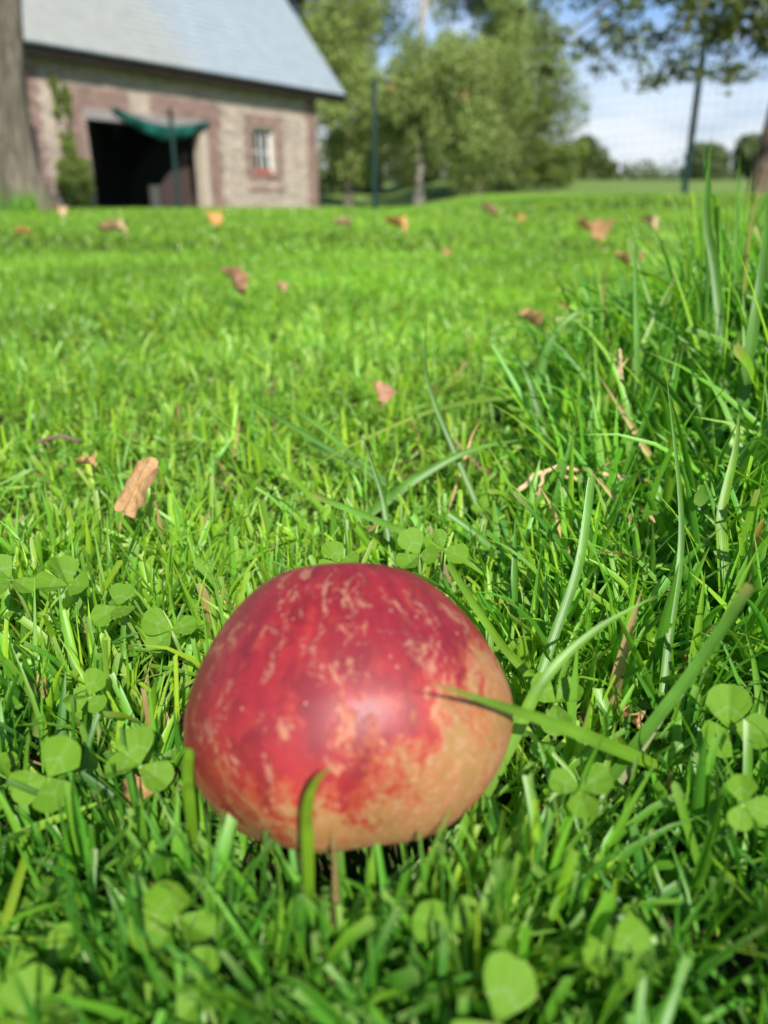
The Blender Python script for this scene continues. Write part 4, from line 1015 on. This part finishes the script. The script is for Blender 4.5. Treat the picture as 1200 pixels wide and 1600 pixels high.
def fallen(P, size, rot, mat, label, seed, lobes=.13, curl=.7, roll=False, stalk=True, group=LG):
    o = empty('fallen_leaf', P, label=label, cat='leaf', group=group); o.rotation_euler = rot; o.scale = (size*1.12, size, size)
    me = leaf_mesh(seed, lobes, curl, roll); link('leaf_blade', me, mat, o)
    if stalk: link('leaf_stalk', tube_mesh('leaf_stalk', spline([(0, .02, 0), (.01, -.14, -.01), (.05, -.30, -.05)], 7), [.018, .014, .013, .013, .013, .014, .02], 6), mat, o)
    return o
hero = hit(214, 795, .031)
fallen(hero+Vector((-.004, -.004, .0)), .0262, (R(52), R(16), R(-22)), MLB, 'curled tan leaf with rolled edge and stalk standing in the mown grass', 3, .19, .8, True)
LV = [ (597, 627, .0165, MLP, 'pinkish brown leaf fragment alone in mid lawn, straight above the apple', (.9, .2, .4)),
  (383, 455, .044, MLP, 'pinkish leaf with upturned tip on the open lawn', (.8, .1, 2.2)), (443, 455, .018, MLP, 'small round leaf next to the upturned pinkish one', (.9, 0, 1)),
  (197, 365, .085, MLT, 'beige flat leaf on the far lawn before the barn doorway side', (.25, .1, 1.5)), (338, 350, .085, MLO, 'yellow orange leaf in line with the doorway edge of the barn', (.45, .3, .6)),
  (543, 357, .07, MLT, 'pale leaf in line with the barn corner', (.5, .2, 2.5)), (630, 362, .075, MLO, 'bright orange leaf before the willow trunk', (.6, .1, 1.2)),
  (927, 377, .105, MLB, 'biggest brown leaf far out on the lawn near the long grass', (.6, .1, .3)), (845, 510, .030, MLB, 'flat brown leaf behind the hooked blade', (.35, .1, 1.7)),
  (777, 335, .11, MLT, 'wide beige leaf at the lawn crest under the willow', (.3, .1, 1.4)), (812, 346, .06, MLO, 'small yellowish leaf just below the wide beige one', (.4, .1, .4)),
  (990, 422, .055, MLB, 'beige leaf half hidden by the straight upright blade', (.45, .1, 2.0)), (1062, 488, .04, MLP, 'pinkish leaf glimpsed through the tall blades', (.7, .1, .9)),
  (1020, 357, .07, MLT, 'faint pale leaf at the far lawn by the taller fence post', (.5, .1, .9)), (50, 368, .05, MLO, 'faint orange leaf on the lawn near the trunk', (.4, .1, 1.9)),
  (100, 337, .09, MLT, 'pale leaf in line with the bright green bush', (.5, .2, 1.1)), (67, 328, .10, MLO, 'dull yellow leaf at the foot of the big trunk', (.4, .2, .5)),
  (697, 400, .035, MLB, 'small brownish leaf sunk in the lawn, one hand from the orange one', (.4, .1, .2)),
  (352, 942, .0062, MLO, 'tiny orange leaf scrap in the stubs behind the apple flank', (.5, .1, 1.3)), (990, 1133, .0085, MLB, 'dark brown leaf scrap in the shady hollow beside the apple', (.6, .4, .9)),
  (64, 1087, .0075, MLB, 'brown leaf scrap standing upright in the stubs', (1.2, .1, .2)), (150, 728, .010, MLB, 'torn brownish leaf strip behind the curled leaf', (.5, .1, 1.5)),
  (212, 1250, .008, MLB, 'dark leaf scrap in the shade under the spread clover', (.9, .3, .5)), (700, 1330, .006, MLB, 'reddish leaf scrap tucked in front of the apple', (.5, .2, 2.2))]
for i, (px, py, s, m, lab, r) in enumerate(LV):
    near = py > 900
    P = hit(px, py, .012 if near else .034)
    fallen(P-Vector((0, .3*s, 0)), s, (r[0]*.9, r[1], r[2]), m, lab, 20+i, .12 if s > .012 else .2, .95, stalk=(s > .012))
for (px, py, Y, lab, sd__) in ((724, 153, 10.6, 'orange leaf caught on the wire fence beside the willow', 90), (610, 140, 11.3, 'orange leaf caught on the wire fence by the shorter post', 91)):
    fallen(at(px, py, Y if px > 700 else 11.22), .07, (R(80), R(20), .5), MLB, lab, sd__, stalk=False, group='leaves caught on the fence')
single(A((872, 470, .62), (888, 482, .62), (905, 492, .615), (925, 520, .60)), .0045, 'dry orange straw lying over the hooked blade', straw, rust, name='dry_straw', cat='straw', group='loose straws')
tw = tube_mesh('twig', spline([hit(60, 690, .03), hit(95, 682, .034), hit(125, 690, .03)], 8), [.0012]*8, 6)
link('twig', tw, m_plain('twig_bark', (.16, .11, .07), .9), label='small brown twig lying on the lawn near its sunny edge', cat='twig')
